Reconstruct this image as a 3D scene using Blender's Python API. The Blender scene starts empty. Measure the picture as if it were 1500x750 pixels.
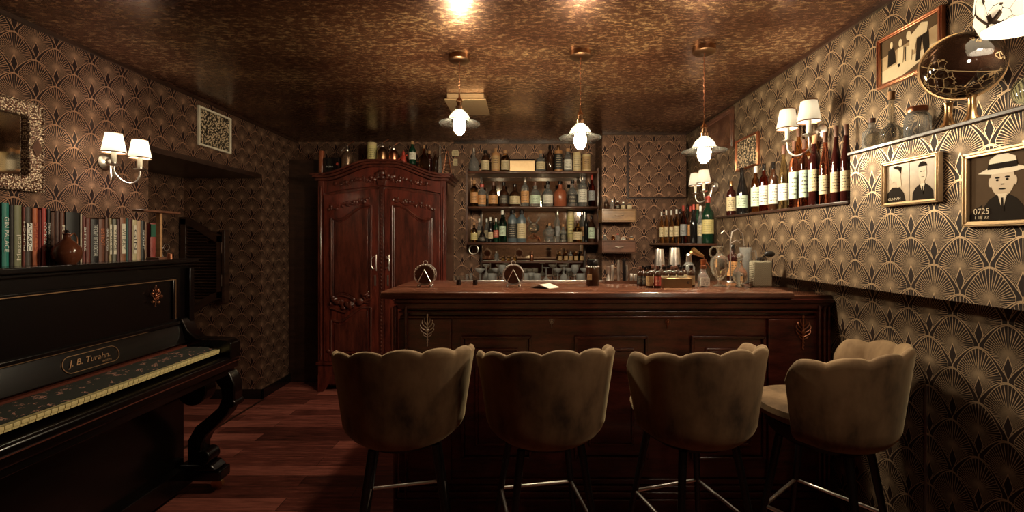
import bpy, math, random
from mathutils import Vector, Matrix
R = math.radians
PI = math.pi
random.seed(7)
S = bpy.context.scene
COL = S.collection

# ---------------------------------------------------------------- camera, world, exposure, lights
cd = bpy.data.cameras.new('camera')
cd.sensor_width = 36.0
cd.lens = 36.0 * 640 / 1500
cd.shift_x = -15 / 1500
cd.shift_y = -22 / 1500
cd.clip_start = 0.05
cam = bpy.data.objects.new('camera', cd)
cam.location = (0, 0, 1.42)
cam.rotation_euler = (R(90), 0, 0)
COL.objects.link(cam)
S.camera = cam
w = bpy.data.worlds.new('world')
S.world = w
w.use_nodes = True
w.node_tree.nodes['Background'].inputs[0].default_value = (0.02, 0.014, 0.01, 1)
w.node_tree.nodes['Background'].inputs[1].default_value = 0.1
S.view_settings.view_transform = 'Standard'
S.view_settings.look = 'None'
S.view_settings.gamma = 1
S.view_settings.use_curve_mapping = False
S.view_settings.exposure = 0.0
S.cycles.use_denoising = True
S.cycles.max_bounces = 10
S.cycles.diffuse_bounces = 3
S.cycles.glossy_bounces = 4
S.cycles.transmission_bounces = 8
S.cycles.transparent_max_bounces = 8
S.cycles.sample_clamp_indirect = 3.0
S.cycles.blur_glossy = 1.0
S.cycles.caustics_reflective = False
S.cycles.caustics_refractive = False

WARM = (1.0, 0.80, 0.58)
def lamp(name, loc, power, radius=0.03, color=WARM):
    d = bpy.data.lights.new(name, 'POINT')
    d.energy = power
    d.shadow_soft_size = radius
    d.color = color
    o = bpy.data.objects.new(name, d)
    o.location = loc
    COL.objects.link(o)
    return o
P_PENDANT_EMIT = 540.0    # strength of each pendant bulb's surface
P_SCONCE = 3.9            # watts inside each sconce shade
P_MOSAIC = 8.0
# added fill lights outside the view, brightening the stool backs and bar front
lamp('fill_light_near', (1.12, 0.80, 1.96), 12, 0.05)
lamp('fill_light_rear', (1.1, -0.9, 2.0), 1.2, 0.08)

# ---------------------------------------------------------------- helpers
def px(x, y, Y):
    """point of the place at depth Y that the photograph shows at pixel x, y"""
    return Vector(((x - 765) * Y / 640, Y, 1.42 - (y - 353) * Y / 640))

class MB:
    def __init__(s):
        s.v = []; s.f = []; s.sm = []; s.mi = []; s.m = 0
    def add(s, vs, fs, smooth=False, M=None):
        b = len(s.v)
        for p in vs:
            p = Vector(p)
            if M is not None: p = M @ p
            s.v.append(p)
        for f in fs:
            s.f.append([b + i for i in f]); s.sm.append(smooth); s.mi.append(s.m)
        return s
    def box(s, x0, x1, y0, y1, z0, z1, M=None):
        vs = [(x, y, z) for z in (z0, z1) for y in (y0, y1) for x in (x0, x1)]
        return s.add(vs, [(0,2,3,1),(4,5,7,6),(0,1,5,4),(2,6,7,3),(0,4,6,2),(1,3,7,5)], False, M)
    def lathe(s, prof, c=(0,0,0), n=24, M=None, wav=None):
        vs = []; fs = []
        for (r, z) in prof:
            for i in range(n):
                a = 2 * PI * i / n
                rr = r
                if wav: rr = wav(r, z, a)
                vs.append((c[0] + rr * math.cos(a), c[1] + rr * math.sin(a), c[2] + z))
        for j in range(len(prof) - 1):
            for i in range(n):
                k = (i + 1) % n
                fs.append((j*n + i, j*n + k, (j+1)*n + k, (j+1)*n + i))
        if prof[0][0] > 1e-5: fs.append(tuple(reversed(range(n))))
        if prof[-1][0] > 1e-5: fs.append(tuple((len(prof)-1)*n + i for i in range(n)))
        return s.add(vs, fs, True, M)
    def shell(s, prof, th, c=(0,0,0), n=24, M=None, wav=None):
        """open lathe with thickness: profile walked out and back"""
        a = list(prof); b = [(max(r - th, 0.0005), z) for r, z in reversed(prof)]
        pr = a + b + [a[0]]
        vs = []; fs = []
        for (r, z) in pr[:-1]:
            for i in range(n):
                t = 2*PI*i/n
                rr = wav(r, z, t) if wav else r
                zz = z
                vs.append((c[0] + rr*math.cos(t), c[1] + rr*math.sin(t), c[2] + zz))
        L = len(pr) - 1
        for j in range(L):
            for i in range(n):
                k = (i+1) % n; jj = (j+1) % L
                fs.append((j*n+i, j*n+k, jj*n+k, jj*n+i))
        return s.add(vs, fs, True, M)
    def tube(s, pts, r, n=8, M=None, closed=False):
        pts = [Vector(p) for p in pts]
        L = len(pts)
        rs = r if isinstance(r, (list, tuple)) else [r] * L
        vs = []; fs = []
        up = None
        for i, p in enumerate(pts):
            if closed: d = pts[(i+1) % L] - pts[i-1]
            elif i == 0: d = pts[1] - pts[0]
            elif i == L-1: d = pts[-1] - pts[-2]
            else: d = pts[i+1] - pts[i-1]
            if d.length < 1e-9: d = Vector((0,0,1))
            d.normalize()
            if up is None:
                up = Vector((0,0,1)) if abs(d.z) < 0.9 else Vector((1,0,0))
            a = d.cross(up)
            if a.length < 1e-4: a = d.cross(Vector((1,0,0)) if abs(d.x) < 0.9 else Vector((0,1,0)))
            a.normalize(); b = a.cross(d).normalized(); up = b
            for k in range(n):
                t = 2*PI*k/n
                vs.append(p + a*math.cos(t)*rs[i] + b*math.sin(t)*rs[i])
        for j in range(L if closed else L-1):
            jj = (j+1) % L
            for k in range(n):
                kk = (k+1) % n
                fs.append((j*n+k, jj*n+k, jj*n+kk, j*n+kk))
        if not closed:
            fs.append(tuple(range(n))); fs.append(tuple((L-1)*n + k for k in reversed(range(n))))
        return s.add(vs, fs, True, M)
    def ball(s, c, r, n=12, m=8, M=None):
        if not isinstance(r, (list, tuple)): r = (r, r, r)
        vs = []; fs = []
        for j in range(m+1):
            ph = PI*j/m
            for i in range(n):
                a = 2*PI*i/n
                vs.append((c[0]+r[0]*math.sin(ph)*math.cos(a), c[1]+r[1]*math.sin(ph)*math.sin(a), c[2]-r[2]*math.cos(ph)))
        for j in range(m):
            for i in range(n):
                k = (i+1) % n
                fs.append((j*n+i, j*n+k, (j+1)*n+k, (j+1)*n+i))
        return s.add(vs, fs, True, M)
    def prism(s, pts, d0, d1, axis='y', M=None, smooth=False):
        """polygon pts (2D) extruded from d0 to d1 along axis"""
        n = len(pts)
        def w3(p, d):
            if axis == 'y': return (p[0], d, p[1])
            if axis == 'x': return (d, p[0], p[1])
            return (p[0], p[1], d)
        vs = [w3(p, d0) for p in pts] + [w3(p, d1) for p in pts]
        fs = [tuple(range(n)), tuple(reversed(range(n, 2*n)))]
        fs += [(i, n+i, n+(i+1) % n, (i+1) % n) for i in range(n)]
        return s.add(vs, fs, smooth, M)
    def build(s, name, mats, parent=None, loc=None, bevel=0, sharp=40, shift=None):
        me = bpy.data.meshes.new(name)
        vs = s.v
        if shift is not None: vs = [p - Vector(shift) for p in vs]
        me.from_pydata([tuple(p) for p in vs], [], s.f)
        if not isinstance(mats, (list, tuple)): mats = [mats]
        for m in mats: me.materials.append(m)
        me.polygons.foreach_set('use_smooth', s.sm)
        me.polygons.foreach_set('material_index', s.mi)
        me.update()
        import bmesh
        bm = bmesh.new(); bm.from_mesh(me)
        bmesh.ops.recalc_face_normals(bm, faces=bm.faces)
        bm.to_mesh(me); bm.free()
        if sharp: me.set_sharp_from_angle(angle=R(sharp))
        o = bpy.data.objects.new(name, me)
        COL.objects.link(o)
        if parent is not None: o.parent = parent
        if loc is not None: o.location = loc
        elif shift is not None: o.location = shift
        if bevel:
            b = o.modifiers.new('bevel', 'BEVEL'); b.width = bevel; b.segments = 2; b.limit_method = 'ANGLE'; b.angle_limit = R(35)
        return o

def tag(o, label=None, cat=None, group=None, kind=None):
    if label: o['label'] = label
    if cat: o['category'] = cat
    if group: o['group'] = group
    if kind: o['kind'] = kind
    return o
def thing(name, label, cat, loc=(0,0,0), rz=0, group=None):
    o = bpy.data.objects.new(name, None)
    o.empty_display_size = 0.05
    COL.objects.link(o)
    o.location = loc; o.rotation_euler = (0, 0, rz)
    return tag(o, label, cat, group)
def copy_tree(o, parent=None):
    c = o.copy(); COL.objects.link(c)
    if parent is not None: c.parent = parent
    for ch in [x for x in bpy.data.objects if x.parent == o]:
        copy_tree(ch, c)
    return c

# ---------------------------------------------------------------- materials
class NT:
    def __init__(s, name):
        s.mat = bpy.data.materials.new(name); s.mat.use_nodes = True
        s.t = s.mat.node_tree; s.b = s.t.nodes['Principled BSDF']
    def n(s, typ, **kw):
        o = s.t.nodes.new(typ)
        for k, v in kw.items(): setattr(o, k, v)
        return o
    def l(s, a, b): s.t.links.new(a, b)
    def m(s, op, a, b=None, c=None, clamp=False):
        o = s.n('ShaderNodeMath', operation=op, use_clamp=clamp)
        for i, x in enumerate((a, b, c)):
            if x is None: continue
            if isinstance(x, (int, float)): o.inputs[i].default_value = x
            else: s.l(x, o.inputs[i])
        return o.outputs[0]
    def ramp(s, fac, stops, interp='LINEAR'):
        o = s.n('ShaderNodeValToRGB'); o.color_ramp.interpolation = interp
        e = o.color_ramp.elements
        while len(e) < len(stops): e.new(0.5)
        for i, (p, c) in enumerate(stops):
            e[i].position = p; e[i].color = (c[0], c[1], c[2], 1)
        s.l(fac, o.inputs[0]); return o.outputs[0]
    def mix(s, fac, a, b):
        o = s.n('ShaderNodeMix', data_type='RGBA')
        for i, x in ((0, fac), (6, a), (7, b)):
            if isinstance(x, (int, float)): o.inputs[i].default_value = x
            elif isinstance(x, tuple): o.inputs[i].default_value = (x[0], x[1], x[2], 1)
            else: s.l(x, o.inputs[i])
        return o.outputs[2]
    def noise(s, vec, scale, detail=4, rough=0.55):
        o = s.n('ShaderNodeTexNoise'); o.inputs['Scale'].default_value = scale
        o.inputs['Detail'].default_value = detail; o.inputs['Roughness'].default_value = rough
        if vec is not None: s.l(vec, o.inputs['Vector'])
        return o.outputs['Fac']
    def coord(s, which='Object', scale=None):
        o = s.n('ShaderNodeTexCoord').outputs[which]
        if scale:
            mp = s.n('ShaderNodeMapping'); mp.inputs['Scale'].default_value = scale
            s.l(o, mp.inputs[0]); o = mp.outputs[0]
        return o
    def bump(s, h, strength=0.3, dist=0.01):
        o = s.n('ShaderNodeBump'); o.inputs['Strength'].default_value = strength; o.inputs['Distance'].default_value = dist
        s.l(h, o.inputs['Height']); s.l(o.outputs[0], s.b.inputs['Normal'])
    def set(s, **kw):
        for k, v in kw.items():
            i = s.b.inputs[k.replace('_', ' ')]
            if isinstance(v, (int, float)): i.default_value = v
            elif isinstance(v, tuple): i.default_value = (v[0], v[1], v[2], 1)
            else: s.l(v, i)
        return s

_mc = {}
def plain(name, col, rough=0.5, metal=0.0, var=0.12, **kw):
    if name in _mc: return _mc[name]
    a = NT(name)
    f = a.noise(a.coord(), 35, 3)
    c = a.mix(f, tuple(x*(1-var) for x in col), tuple(min(1, x*(1+var)) for x in col))
    a.set(Base_Color=c, Roughness=rough, Metallic=metal, **kw)
    _mc[name] = a.mat
    return a.mat
def wood(name, dark, light, scale=(1.5, 12, 12), rough=0.35, coat=0.3, det=6):
    a = NT(name)
    v = a.coord('Object', scale)
    f = a.noise(v, 3.0, det, 0.65)
    g = a.noise(a.coord('Object', tuple(x*5 for x in scale)), 6, 2)
    f2 = a.m('ADD', a.m('MULTIPLY', f, 0.8), a.m('MULTIPLY', g, 0.2))
    a.set(Base_Color=a.ramp(f2, [(0.35, dark), (0.65, light)]), Roughness=rough, Coat_Weight=coat, Coat_Roughness=0.15)
    a.bump(g, 0.08, 0.002)
    return a.mat
def glass(name, col, rough=0.02, trans=1.0, ior=1.45):
    if name in _mc: return _mc[name]
    a = NT(name)
    a.set(Base_Color=col, Roughness=rough, Transmission_Weight=trans, IOR=ior)
    _mc[name] = a.mat
    return a.mat
def emit(name, col, st):
    a = NT(name)
    a.set(Base_Color=(0.8, 0.8, 0.8), Emission_Color=col, Emission_Strength=st)
    return a.mat

def wallpaper(name, Wd=0.183, Ht=0.191, ou=0.0, ov=0.0, base=(0.012, 0.0036, 0.0032), gold=(0.60, 0.345, 0.22)):
    a = NT(name)
    sp = a.n('ShaderNodeSeparateXYZ'); a.l(a.coord(), sp.inputs[0])
    u = a.m('DIVIDE', a.m('ADD', a.m('ADD', sp.outputs[0], sp.outputs[1]), ou), Wd)
    v = a.m('DIVIDE', a.m('ADD', sp.outputs[2], ov), Ht)
    def lat(du, dv):
        x = a.m('SUBTRACT', a.m('FRACT', a.m('ADD', u, du + 100)), 0.5)
        x2 = a.m('MULTIPLY', x, x)
        h = a.m('SUBTRACT', 0.52, a.m('MULTIPLY', a.m('POWER', a.m('MULTIPLY', a.m('ABSOLUTE', x), 2.0), 1.8), 0.45))
        vv = a.m('ADD', v, dv)
        y = a.m('SUBTRACT', vv, a.m('CEIL', a.m('SUBTRACT', vv, h)))
        return x, y, h
    xa, ya, ha = lat(0, 0)
    xb, yb, hb = lat(0.5, 0.5)
    sel = a.m('GREATER_THAN', yb, ya)
    def pick(p, q):
        o = a.n('ShaderNodeMix', data_type='FLOAT'); a.l(sel, o.inputs[0]); a.l(p, o.inputs[2]); a.l(q, o.inputs[3]); return o.outputs[0]
    x = pick(xa, xb); y = pick(ya, yb)
    ax = a.m('ABSOLUTE', x)
    yy = a.m('MAXIMUM', a.m('SUBTRACT', y, 0.07), 0.0)
    def ell(rx, ry):
        return a.m('ADD', a.m('POWER', a.m('DIVIDE', ax, rx), 1.8), a.m('DIVIDE', yy, ry))
    e1 = ell(0.405, 0.43); e2 = ell(0.5, 0.45)
    inner = a.m('LESS_THAN', e1, 0.96)
    l1 = a.m('LESS_THAN', a.m('ABSOLUTE', a.m('SUBTRACT', e1, 0.98)), 0.025)
    l2 = a.m('GREATER_THAN', e2, 0.955)
    ang = a.m('ARCTAN2', a.m('ADD', y, 0.05), a.m('MULTIPLY', x, 0.96))
    rr = a.m('SQRT', a.m('ADD', a.m('MULTIPLY', x, x), a.m('MULTIPLY', y, y)))
    y5 = a.m('ADD', y, 0.05)
    r5 = a.m('SQRT', a.m('ADD', a.m('MULTIPLY', x, x), a.m('MULTIPLY', y5, y5)))
    NR = 50
    fr = a.m('SUBTRACT', a.m('FRACT', a.m('ADD', a.m('MULTIPLY', ang, NR/(2*PI)), 60.0)), 0.5)
    dist = a.m('MULTIPLY', a.m('ABSOLUTE', fr), a.m('MULTIPLY', r5, 2*PI/NR))
    ray = a.m('MULTIPLY', a.m('SUBTRACT', 0.0078, dist), 220.0, clamp=True)
    ray = a.m('MULTIPLY', ray, a.m('MAXIMUM', a.m('DIVIDE', r5, 0.32, clamp=True), 0.14))
    fan = a.m('MULTIPLY', ray, inner)
    dd = a.m('ADD', a.m('DIVIDE', ax, 0.075), a.m('DIVIDE', a.m('ABSOLUTE', a.m('ADD', y, 0.25)), 0.20))
    dia = a.m('GREATER_THAN', dd, 1.0)
    dline = a.m('LESS_THAN', a.m('ABSOLUTE', a.m('SUBTRACT', dd, 1.08)), 0.10)
    g = a.m('MULTIPLY', a.m('MAXIMUM', a.m('MAXIMUM', fan, l1), l2), dia)
    g = a.m('MAXIMUM', g, dline)
    nz = a.noise(a.coord(), 650, 2)
    wear = a.m('ADD', a.m('MULTIPLY', nz, 3.2), -0.75, clamp=True)
    g = a.m('MULTIPLY', g, wear)
    bn = a.noise(a.coord(), 3.0, 3)
    hot = a.m('MULTIPLY', a.m('SUBTRACT', 1.0, a.m('DIVIDE', rr, 0.13), clamp=True), 0.35)
    g2 = a.m('ADD', g, a.m('MULTIPLY', a.m('MULTIPLY', hot, inner), dia), clamp=True)
    bc = a.mix(bn, base, tuple(c*1.5 for c in base))
    a.set(Base_Color=a.mix(g2, bc, gold), Metallic=a.m('MULTIPLY', g2, 0.75), Roughness=a.m('SUBTRACT', 0.62, a.m('MULTIPLY', g2, 0.24)), Specular_IOR_Level=0.22)
    a.bump(g2, 0.1, 0.001)
    return a.mat

M = {}
M['paper'] = wallpaper('art_deco_wallpaper', ou=0.055)
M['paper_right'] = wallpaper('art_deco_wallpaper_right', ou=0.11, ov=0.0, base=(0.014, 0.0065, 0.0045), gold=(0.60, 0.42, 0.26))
M['paper_back'] = wallpaper('art_deco_wallpaper_back', 0.19, 0.198, 0.03, 0.02)
M['paper_panel'] = wallpaper('art_deco_wallpaper_panel', 0.19, 0.198, 0.08, 0.11)
M['armoire'] = wood('red_mahogany', (0.024, 0.0045, 0.0028), (0.165, 0.029, 0.017), (9, 9, 1.4), 0.33, 0.5)
M['armoire_dark'] = wood('dark_mahogany', (0.026, 0.006, 0.004), (0.13, 0.028, 0.016), (9, 9, 1.4), 0.33, 0.5)
M['bar'] = wood('bar_mahogany', (0.022, 0.004, 0.003), (0.14, 0.027, 0.017), (1.5, 9, 9), 0.30, 0.5)
M['bartop'] = wood('bar_top_wood', (0.05, 0.016, 0.009), (0.19, 0.07, 0.04), (1.5, 9, 9), 0.22, 0.7)
M['shelfwood'] = wood('shelf_wood', (0.03, 0.010, 0.006), (0.12, 0.045, 0.025), (1.5, 9, 9), 0.35, 0.4)
M['drawerwood'] = wood('drawer_wood', (0.13, 0.062, 0.022), (0.36, 0.19, 0.075), (2, 9, 9), 0.4, 0.3)
M['drawerred'] = wood('drawer_red_wood', (0.07, 0.025, 0.014), (0.19, 0.075, 0.04), (2, 9, 9), 0.4, 0.3)
M['lightwood'] = wood('pale_wood', (0.30, 0.15, 0.06), (0.55, 0.30, 0.14), (2, 9, 9), 0.45, 0.2)
M['darkwood'] = wood('dark_wood', (0.012, 0.005, 0.003), (0.045, 0.018, 0.011), (2, 2, 9), 0.4, 0.3)
M['piano'] = wood('black_lacquer', (0.0018, 0.0012, 0.001), (0.004, 0.002, 0.0018), (2, 4, 9), 0.25, 0.25)
M['pianored'] = plain('rosewood_edge', (0.10, 0.025, 0.015), 0.3)
M['gilt'] = plain('gilt_line', (0.6, 0.36, 0.2), 0.35, 0.9)
M['felt'] = plain('red_felt', (0.14, 0.02, 0.012), 0.9)
M['ivory'] = plain('ivory_key', (0.62, 0.50, 0.24), 0.35)
M['black'] = plain('black_metal', (0.006, 0.005, 0.005), 0.3, 0.0)
M['blackgloss'] = plain('black_gloss', (0.008, 0.006, 0.006), 0.12)
M['brass'] = plain('brass', (0.62, 0.40, 0.20), 0.28, 1.0)
M['bronze'] = plain('antique_bronze', (0.32, 0.18, 0.10), 0.32, 1.0)
M['copper'] = plain('copper', (0.55, 0.24, 0.14), 0.3, 1.0)
M['silver'] = plain('silver', (0.82, 0.76, 0.70), 0.32, 1.0)
M['goldframe'] = plain('gold_frame', (0.60, 0.42, 0.24), 0.38, 0.8)
M['cream'] = plain('cream_paint', (0.75, 0.68, 0.55), 0.5)
M['white'] = plain('white_paint', (0.8, 0.78, 0.72), 0.5)
M['mirror'] = plain('mirror_glass', (0.75, 0.66, 0.55), 0.04, 1.0, 0.03)
def thin_glass(name, tint, milk=0.10):
    a = NT(name); out = a.t.nodes['Material Output']
    a.set(Base_Color=tint, Roughness=0.03, Transmission_Weight=1.0, IOR=1.45)
    d = a.n('ShaderNodeBsdfTranslucent'); d.inputs[0].default_value = (tint[0], tint[1], tint[2], 1)
    d2 = a.n('ShaderNodeBsdfDiffuse'); d2.inputs[0].default_value = (tint[0], tint[1], tint[2], 1)
    m0 = a.n('ShaderNodeMixShader'); a.l(d.outputs[0], m0.inputs[1]); a.l(d2.outputs[0], m0.inputs[2])
    m1 = a.n('ShaderNodeMixShader'); m1.inputs[0].default_value = milk; a.l(a.b.outputs[0], m1.inputs[1]); a.l(m0.outputs[0], m1.inputs[2])
    a.l(m1.outputs[0], out.inputs['Surface']); return a.mat
M['clear'] = thin_glass('clear_glass', (0.97, 0.98, 0.96), 0.20)
M['clearwarm'] = thin_glass('warm_glass', (1.0, 0.93, 0.78), 0.10)
M['crystal'] = thin_glass('bright_crystal', (0.97, 0.98, 0.96), 0.30)
# ribbed pressed glass of the pendant shades: a thin pane that lets most light straight through
a = NT('ribbed_shade_glass'); out = a.t.nodes['Material Output']
tp = a.n('ShaderNodeBsdfTransparent'); tp.inputs[0].default_value = (0.95, 0.95, 0.92, 1)
gl = a.n('ShaderNodeBsdfGlossy'); gl.inputs['Roughness'].default_value = 0.08
tl = a.n('ShaderNodeBsdfTranslucent'); tl.inputs[0].default_value = (0.9, 0.88, 0.8, 1)
lw = a.n('ShaderNodeLayerWeight'); lw.inputs[0].default_value = 0.22
m1 = a.n('ShaderNodeMixShader'); a.l(lw.outputs['Fresnel'], m1.inputs[0]); a.l(tp.outputs[0], m1.inputs[1]); a.l(gl.outputs[0], m1.inputs[2])
m2 = a.n('ShaderNodeMixShader'); m2.inputs[0].default_value = 0.006; a.l(m1.outputs[0], m2.inputs[1]); a.l(tl.outputs[0], m2.inputs[2])
a.l(m2.outputs[0], out.inputs['Surface']); M['ribbed'] = a.mat
M['palegreen'] = glass('pale_green_glass', (0.75, 0.95, 0.78), 0.05)

# velvet
a = NT('olive_velvet')
f = a.noise(a.coord('Object', (1, 1, 0.6)), 5.5, 5, 0.6)
f2 = a.noise(a.coord('Object', (1, 1, 0.35)), 16, 3, 0.6)
ff = a.m('ADD', a.m('MULTIPLY', f, 0.7), a.m('MULTIPLY', f2, 0.3))
a.set(Base_Color=a.ramp(ff, [(0.36, (0.05, 0.028, 0.014)), (0.48, (0.19, 0.112, 0.054)), (0.64, (0.31, 0.195, 0.098))]), Roughness=0.85,
      Sheen_Weight=0.5, Sheen_Roughness=0.35, Sheen_Tint=(0.85, 0.68, 0.40))
M['velvet'] = a.mat
# ceiling: mottled metallic paint
a = NT('gold_mottled_ceiling')
c1 = a.coord('Object', (0.9, 1.7, 1))
f = a.noise(c1, 26, 10, 0.78); g = a.noise(c1, 2.2, 3); h = a.noise(c1, 70, 3, 0.6)
k = a.m('ADD', a.m('MULTIPLY', f, 0.62), a.m('ADD', a.m('MULTIPLY', g, 0.2), a.m('MULTIPLY', h, 0.2)))
sp = a.n('ShaderNodeSeparateXYZ'); a.l(a.coord(), sp.inputs[0])
sy = a.m('FRACT', a.m('DIVIDE', a.m('ADD', sp.outputs[1], 8.28), 1.25))
seam = a.m('LESS_THAN', sy, 0.004)
col = a.ramp(k, [(0.40, (0.042, 0.014, 0.009)), (0.53, (0.155, 0.065, 0.034)), (0.67, (0.74, 0.49, 0.24))])
a.set(Base_Color=a.mix(seam, col, (0.02, 0.01, 0.008)), Metallic=0.70, Roughness=a.m('ADD', a.m('MULTIPLY', f, 0.25), 0.14))
a.bump(k, 0.12, 0.004)
M['ceiling'] = a.mat
# floor planks
a = NT('red_plank_floor')
br = a.n('ShaderNodeTexBrick'); br.offset = 0.37; br.offset_frequency = 2; br.squash = 1
a.l(a.coord(), br.inputs['Vector'])
br.inputs['Scale'].default_value = 1.0
br.inputs['Brick Width'].default_value = 0.95; br.inputs['Row Height'].default_value = 0.115
br.inputs['Mortar Size'].default_value = 0.0016; br.inputs['Mortar Smooth'].default_value = 0.1
br.inputs['Color1'].default_value = (0, 0, 0, 1); br.inputs['Color2'].default_value = (1, 1, 1, 1); br.inputs['Mortar'].default_value = (0.5, 0.5, 0.5, 1)
gr = a.noise(a.coord('Object', (1.4, 14, 1)), 3.5, 6, 0.7)
pl = a.noise(a.coord('Object', (0.9, 7.4, 1)), 1.0, 0)
k = a.m('ADD', a.m('MULTIPLY', br.outputs[0], 0.30), a.m('ADD', a.m('MULTIPLY', gr, 0.75), a.m('MULTIPLY', pl, 0.0)))
c = a.ramp(k, [(0.32, (0.045, 0.012, 0.009)), (0.52, (0.21, 0.055, 0.040)), (0.72, (0.55, 0.17, 0.12))])
a.set(Base_Color=a.mix(br.outputs[1], c, (0.01, 0.004, 0.003)), Roughness=a.m('ADD', a.m('MULTIPLY', gr, 0.3), 0.25), Coat_Weight=0.25, Coat_Roughness=0.2)
a.bump(a.m('SUBTRACT', gr, br.outputs[1]), 0.15, 0.003)
M['floor'] = a.mat
# lampshade
def shade_mat(name, col=(0.9, 0.88, 0.82), dark=None):
    a = NT(name)
    t = a.t; out = t.nodes['Material Output']
    d = a.n('ShaderNodeBsdfDiffuse'); tr = a.n('ShaderNodeBsdfTranslucent'); mx = a.n('ShaderNodeMixShader'); mx.inputs[0].default_value = 0.6
    c = col
    nz = a.noise(a.coord('Object', (1, 1, 1)), 60 if dark is None else 9, 3)
    if dark is None: cc = a.mix(nz, tuple(x*0.95 for x in col), col)
    else:
        vo = a.n('ShaderNodeTexVoronoi', feature='DISTANCE_TO_EDGE'); vo.inputs['Scale'].default_value = 20
        a.l(a.coord('Object', (1, 1, 0.6)), vo.inputs['Vector'])
        lf = a.m('GREATER_THAN', nz, 0.56)
        ln = a.m('LESS_THAN', vo.outputs['Distance'], a.m('ADD', a.m('MULTIPLY', lf, 0.05), 0.007))
        cc = a.mix(a.m('MULTIPLY', ln, a.m('GREATER_THAN', nz, 0.46)), col, dark)
    a.l(cc, d.inputs[0]); a.l(cc, tr.inputs[0]); a.l(d.outputs[0], mx.inputs[1]); a.l(tr.outputs[0], mx.inputs[2]); a.l(mx.outputs[0], out.inputs['Surface'])
    return a.mat
M['shade'] = shade_mat('white_lampshade_fabric')
M['mosaic'] = shade_mat('white_mosaic_glass', dark=(0.03, 0.02, 0.015))
M['bulb'] = emit('glowing_bulb', (1.0, 0.84, 0.58), P_PENDANT_EMIT)

# labels with lines of small print
def label_mat(name, col, ink=(0.05, 0.03, 0.02)):
    key = 'label_' + name
    if key in _mc: return _mc[key]
    a = NT(key)
    sp = a.n('ShaderNodeSeparateXYZ'); a.l(a.coord('Generated'), sp.inputs[0])
    z = sp.outputs[2]; x = sp.outputs[0]
    ln = a.m('GREATER_THAN', a.m('SINE', a.m('MULTIPLY', z, 44)), 0.35)
    nz = a.noise(a.coord('Object', (1, 1, 0.25)), 420, 1)
    tx = a.m('MULTIPLY', a.m('MULTIPLY', ln, a.m('GREATER_THAN', nz, 0.49)), a.m('LESS_THAN', a.m('ABSOLUTE', a.m('SUBTRACT', x, 0.5)), 0.33))
    tx = a.m('MULTIPLY', tx, a.m('LESS_THAN', a.m('ABSOLUTE', a.m('SUBTRACT', z, 0.5)), 0.38))
    a.set(Base_Color=a.mix(tx, col, ink), Roughness=0.55)
    _mc[key] = a.mat
    return a.mat

def text_mesh(txt, size, mat, X, Yv, O, parent=None, name='lettering', shear=0, ext=0.0004, fit=None):
    """lettering: X, Yv are the world directions of reading and of letter height, O the centre"""
    c = bpy.data.curves.new(name, 'FONT'); c.body = txt; c.size = size; c.extrude = 0; c.shear = shear
    c.align_x = 'CENTER'; c.align_y = 'CENTER'
    t = bpy.data.objects.new(name, c); COL.objects.link(t)
    dg = bpy.context.evaluated_depsgraph_get()
    me = bpy.data.meshes.new_from_object(t.evaluated_get(dg))
    bpy.data.objects.remove(t)
    X = Vector(X).normalized(); Yv = Vector(Yv).normalized(); Z = X.cross(Yv)
    sx = 1
    if fit and len(me.vertices):
        xs = [v.co.x for v in me.vertices]; wdt = max(xs) - min(xs); sx = fit / wdt
    mt = Matrix((( X.x*sx, Yv.x, Z.x, O[0]), (X.y*sx, Yv.y, Z.y, O[1]), (X.z*sx, Yv.z, Z.z, O[2]), (0,0,0,1)))
    me.transform(mt)
    me.materials.clear(); me.materials.append(mat)
    o = bpy.data.objects.new(name, me); COL.objects.link(o)
    if parent is not None:
        o.parent = parent
        o.location = tuple(-v for v in parent.location) if parent.rotation_euler.z == 0 else (0,0,0)
    return o
STOOLS = [
    ('olive velvet stool nearest the piano, leftmost in the row, its back mostly in shade', -0.475, 1.78, R(12)),
    ('brown velvet stool second from the left, with crushed patches on its rim', 0.095, 1.78, R(10)),
    ('brown velvet stool third from the left, back turned squarely to the room', 0.695, 1.78, R(16)),
    ('velvet stool turned aside beside the right wall, its seat and inner petals showing', 1.235, 1.76, R(38)),
]

# ================================================================ SETTING
CEIL = 2.46
XL, XR, XA = -2.35, 1.58, 1.46
YL, YP = 4.59, 4.21
def struct(name, mb, m, **kw):
    o = mb.build(name, m, **kw); o['kind'] = 'structure'; return o
struct('floor', MB().box(-3.3, 1.9, -1.8, 4.9, -0.05, 0), M['floor'])
struct('ceiling', MB().box(-3.3, 1.9, -1.8, 4.9, CEIL, CEIL+0.05), M['ceiling'])
mb = MB()
mb.box(XL-0.12, XL, -1.7, 2.745, 0, CEIL)
mb.box(XL-0.12, XL, 2.745, 3.94, 2.02, CEIL)
mb.box(-3.05, XL, 3.94, 4.06, 0, CEIL)
mb.box(XL-0.12, XL, 4.06, 4.7, 0, CEIL)
mb.box(-3.17, -3.05, 2.6, 4.06, 0, CEIL)
mb.box(-3.05, XL-0.12, 2.62, 2.745, 0, CEIL)
struct('wall_left', mb, M['paper'])
struct('wall_back', MB().box(XL-0.1, 0.80, YL, YL+0.1, 0, CEIL), M['paper_back'])
struct('wall_back_pier', MB().box(0.77, 1.75, YP, YL+0.1, 0, CEIL), M['paper_back'])
struct('wall_right', MB().box(XR, XR+0.1, -1.7, 4.4, 0, CEIL), M['paper_right'])
struct('wall_front', MB().box(-2.5, 1.8, -1.75, -1.65, 0, CEIL), M['paper_back'])
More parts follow.
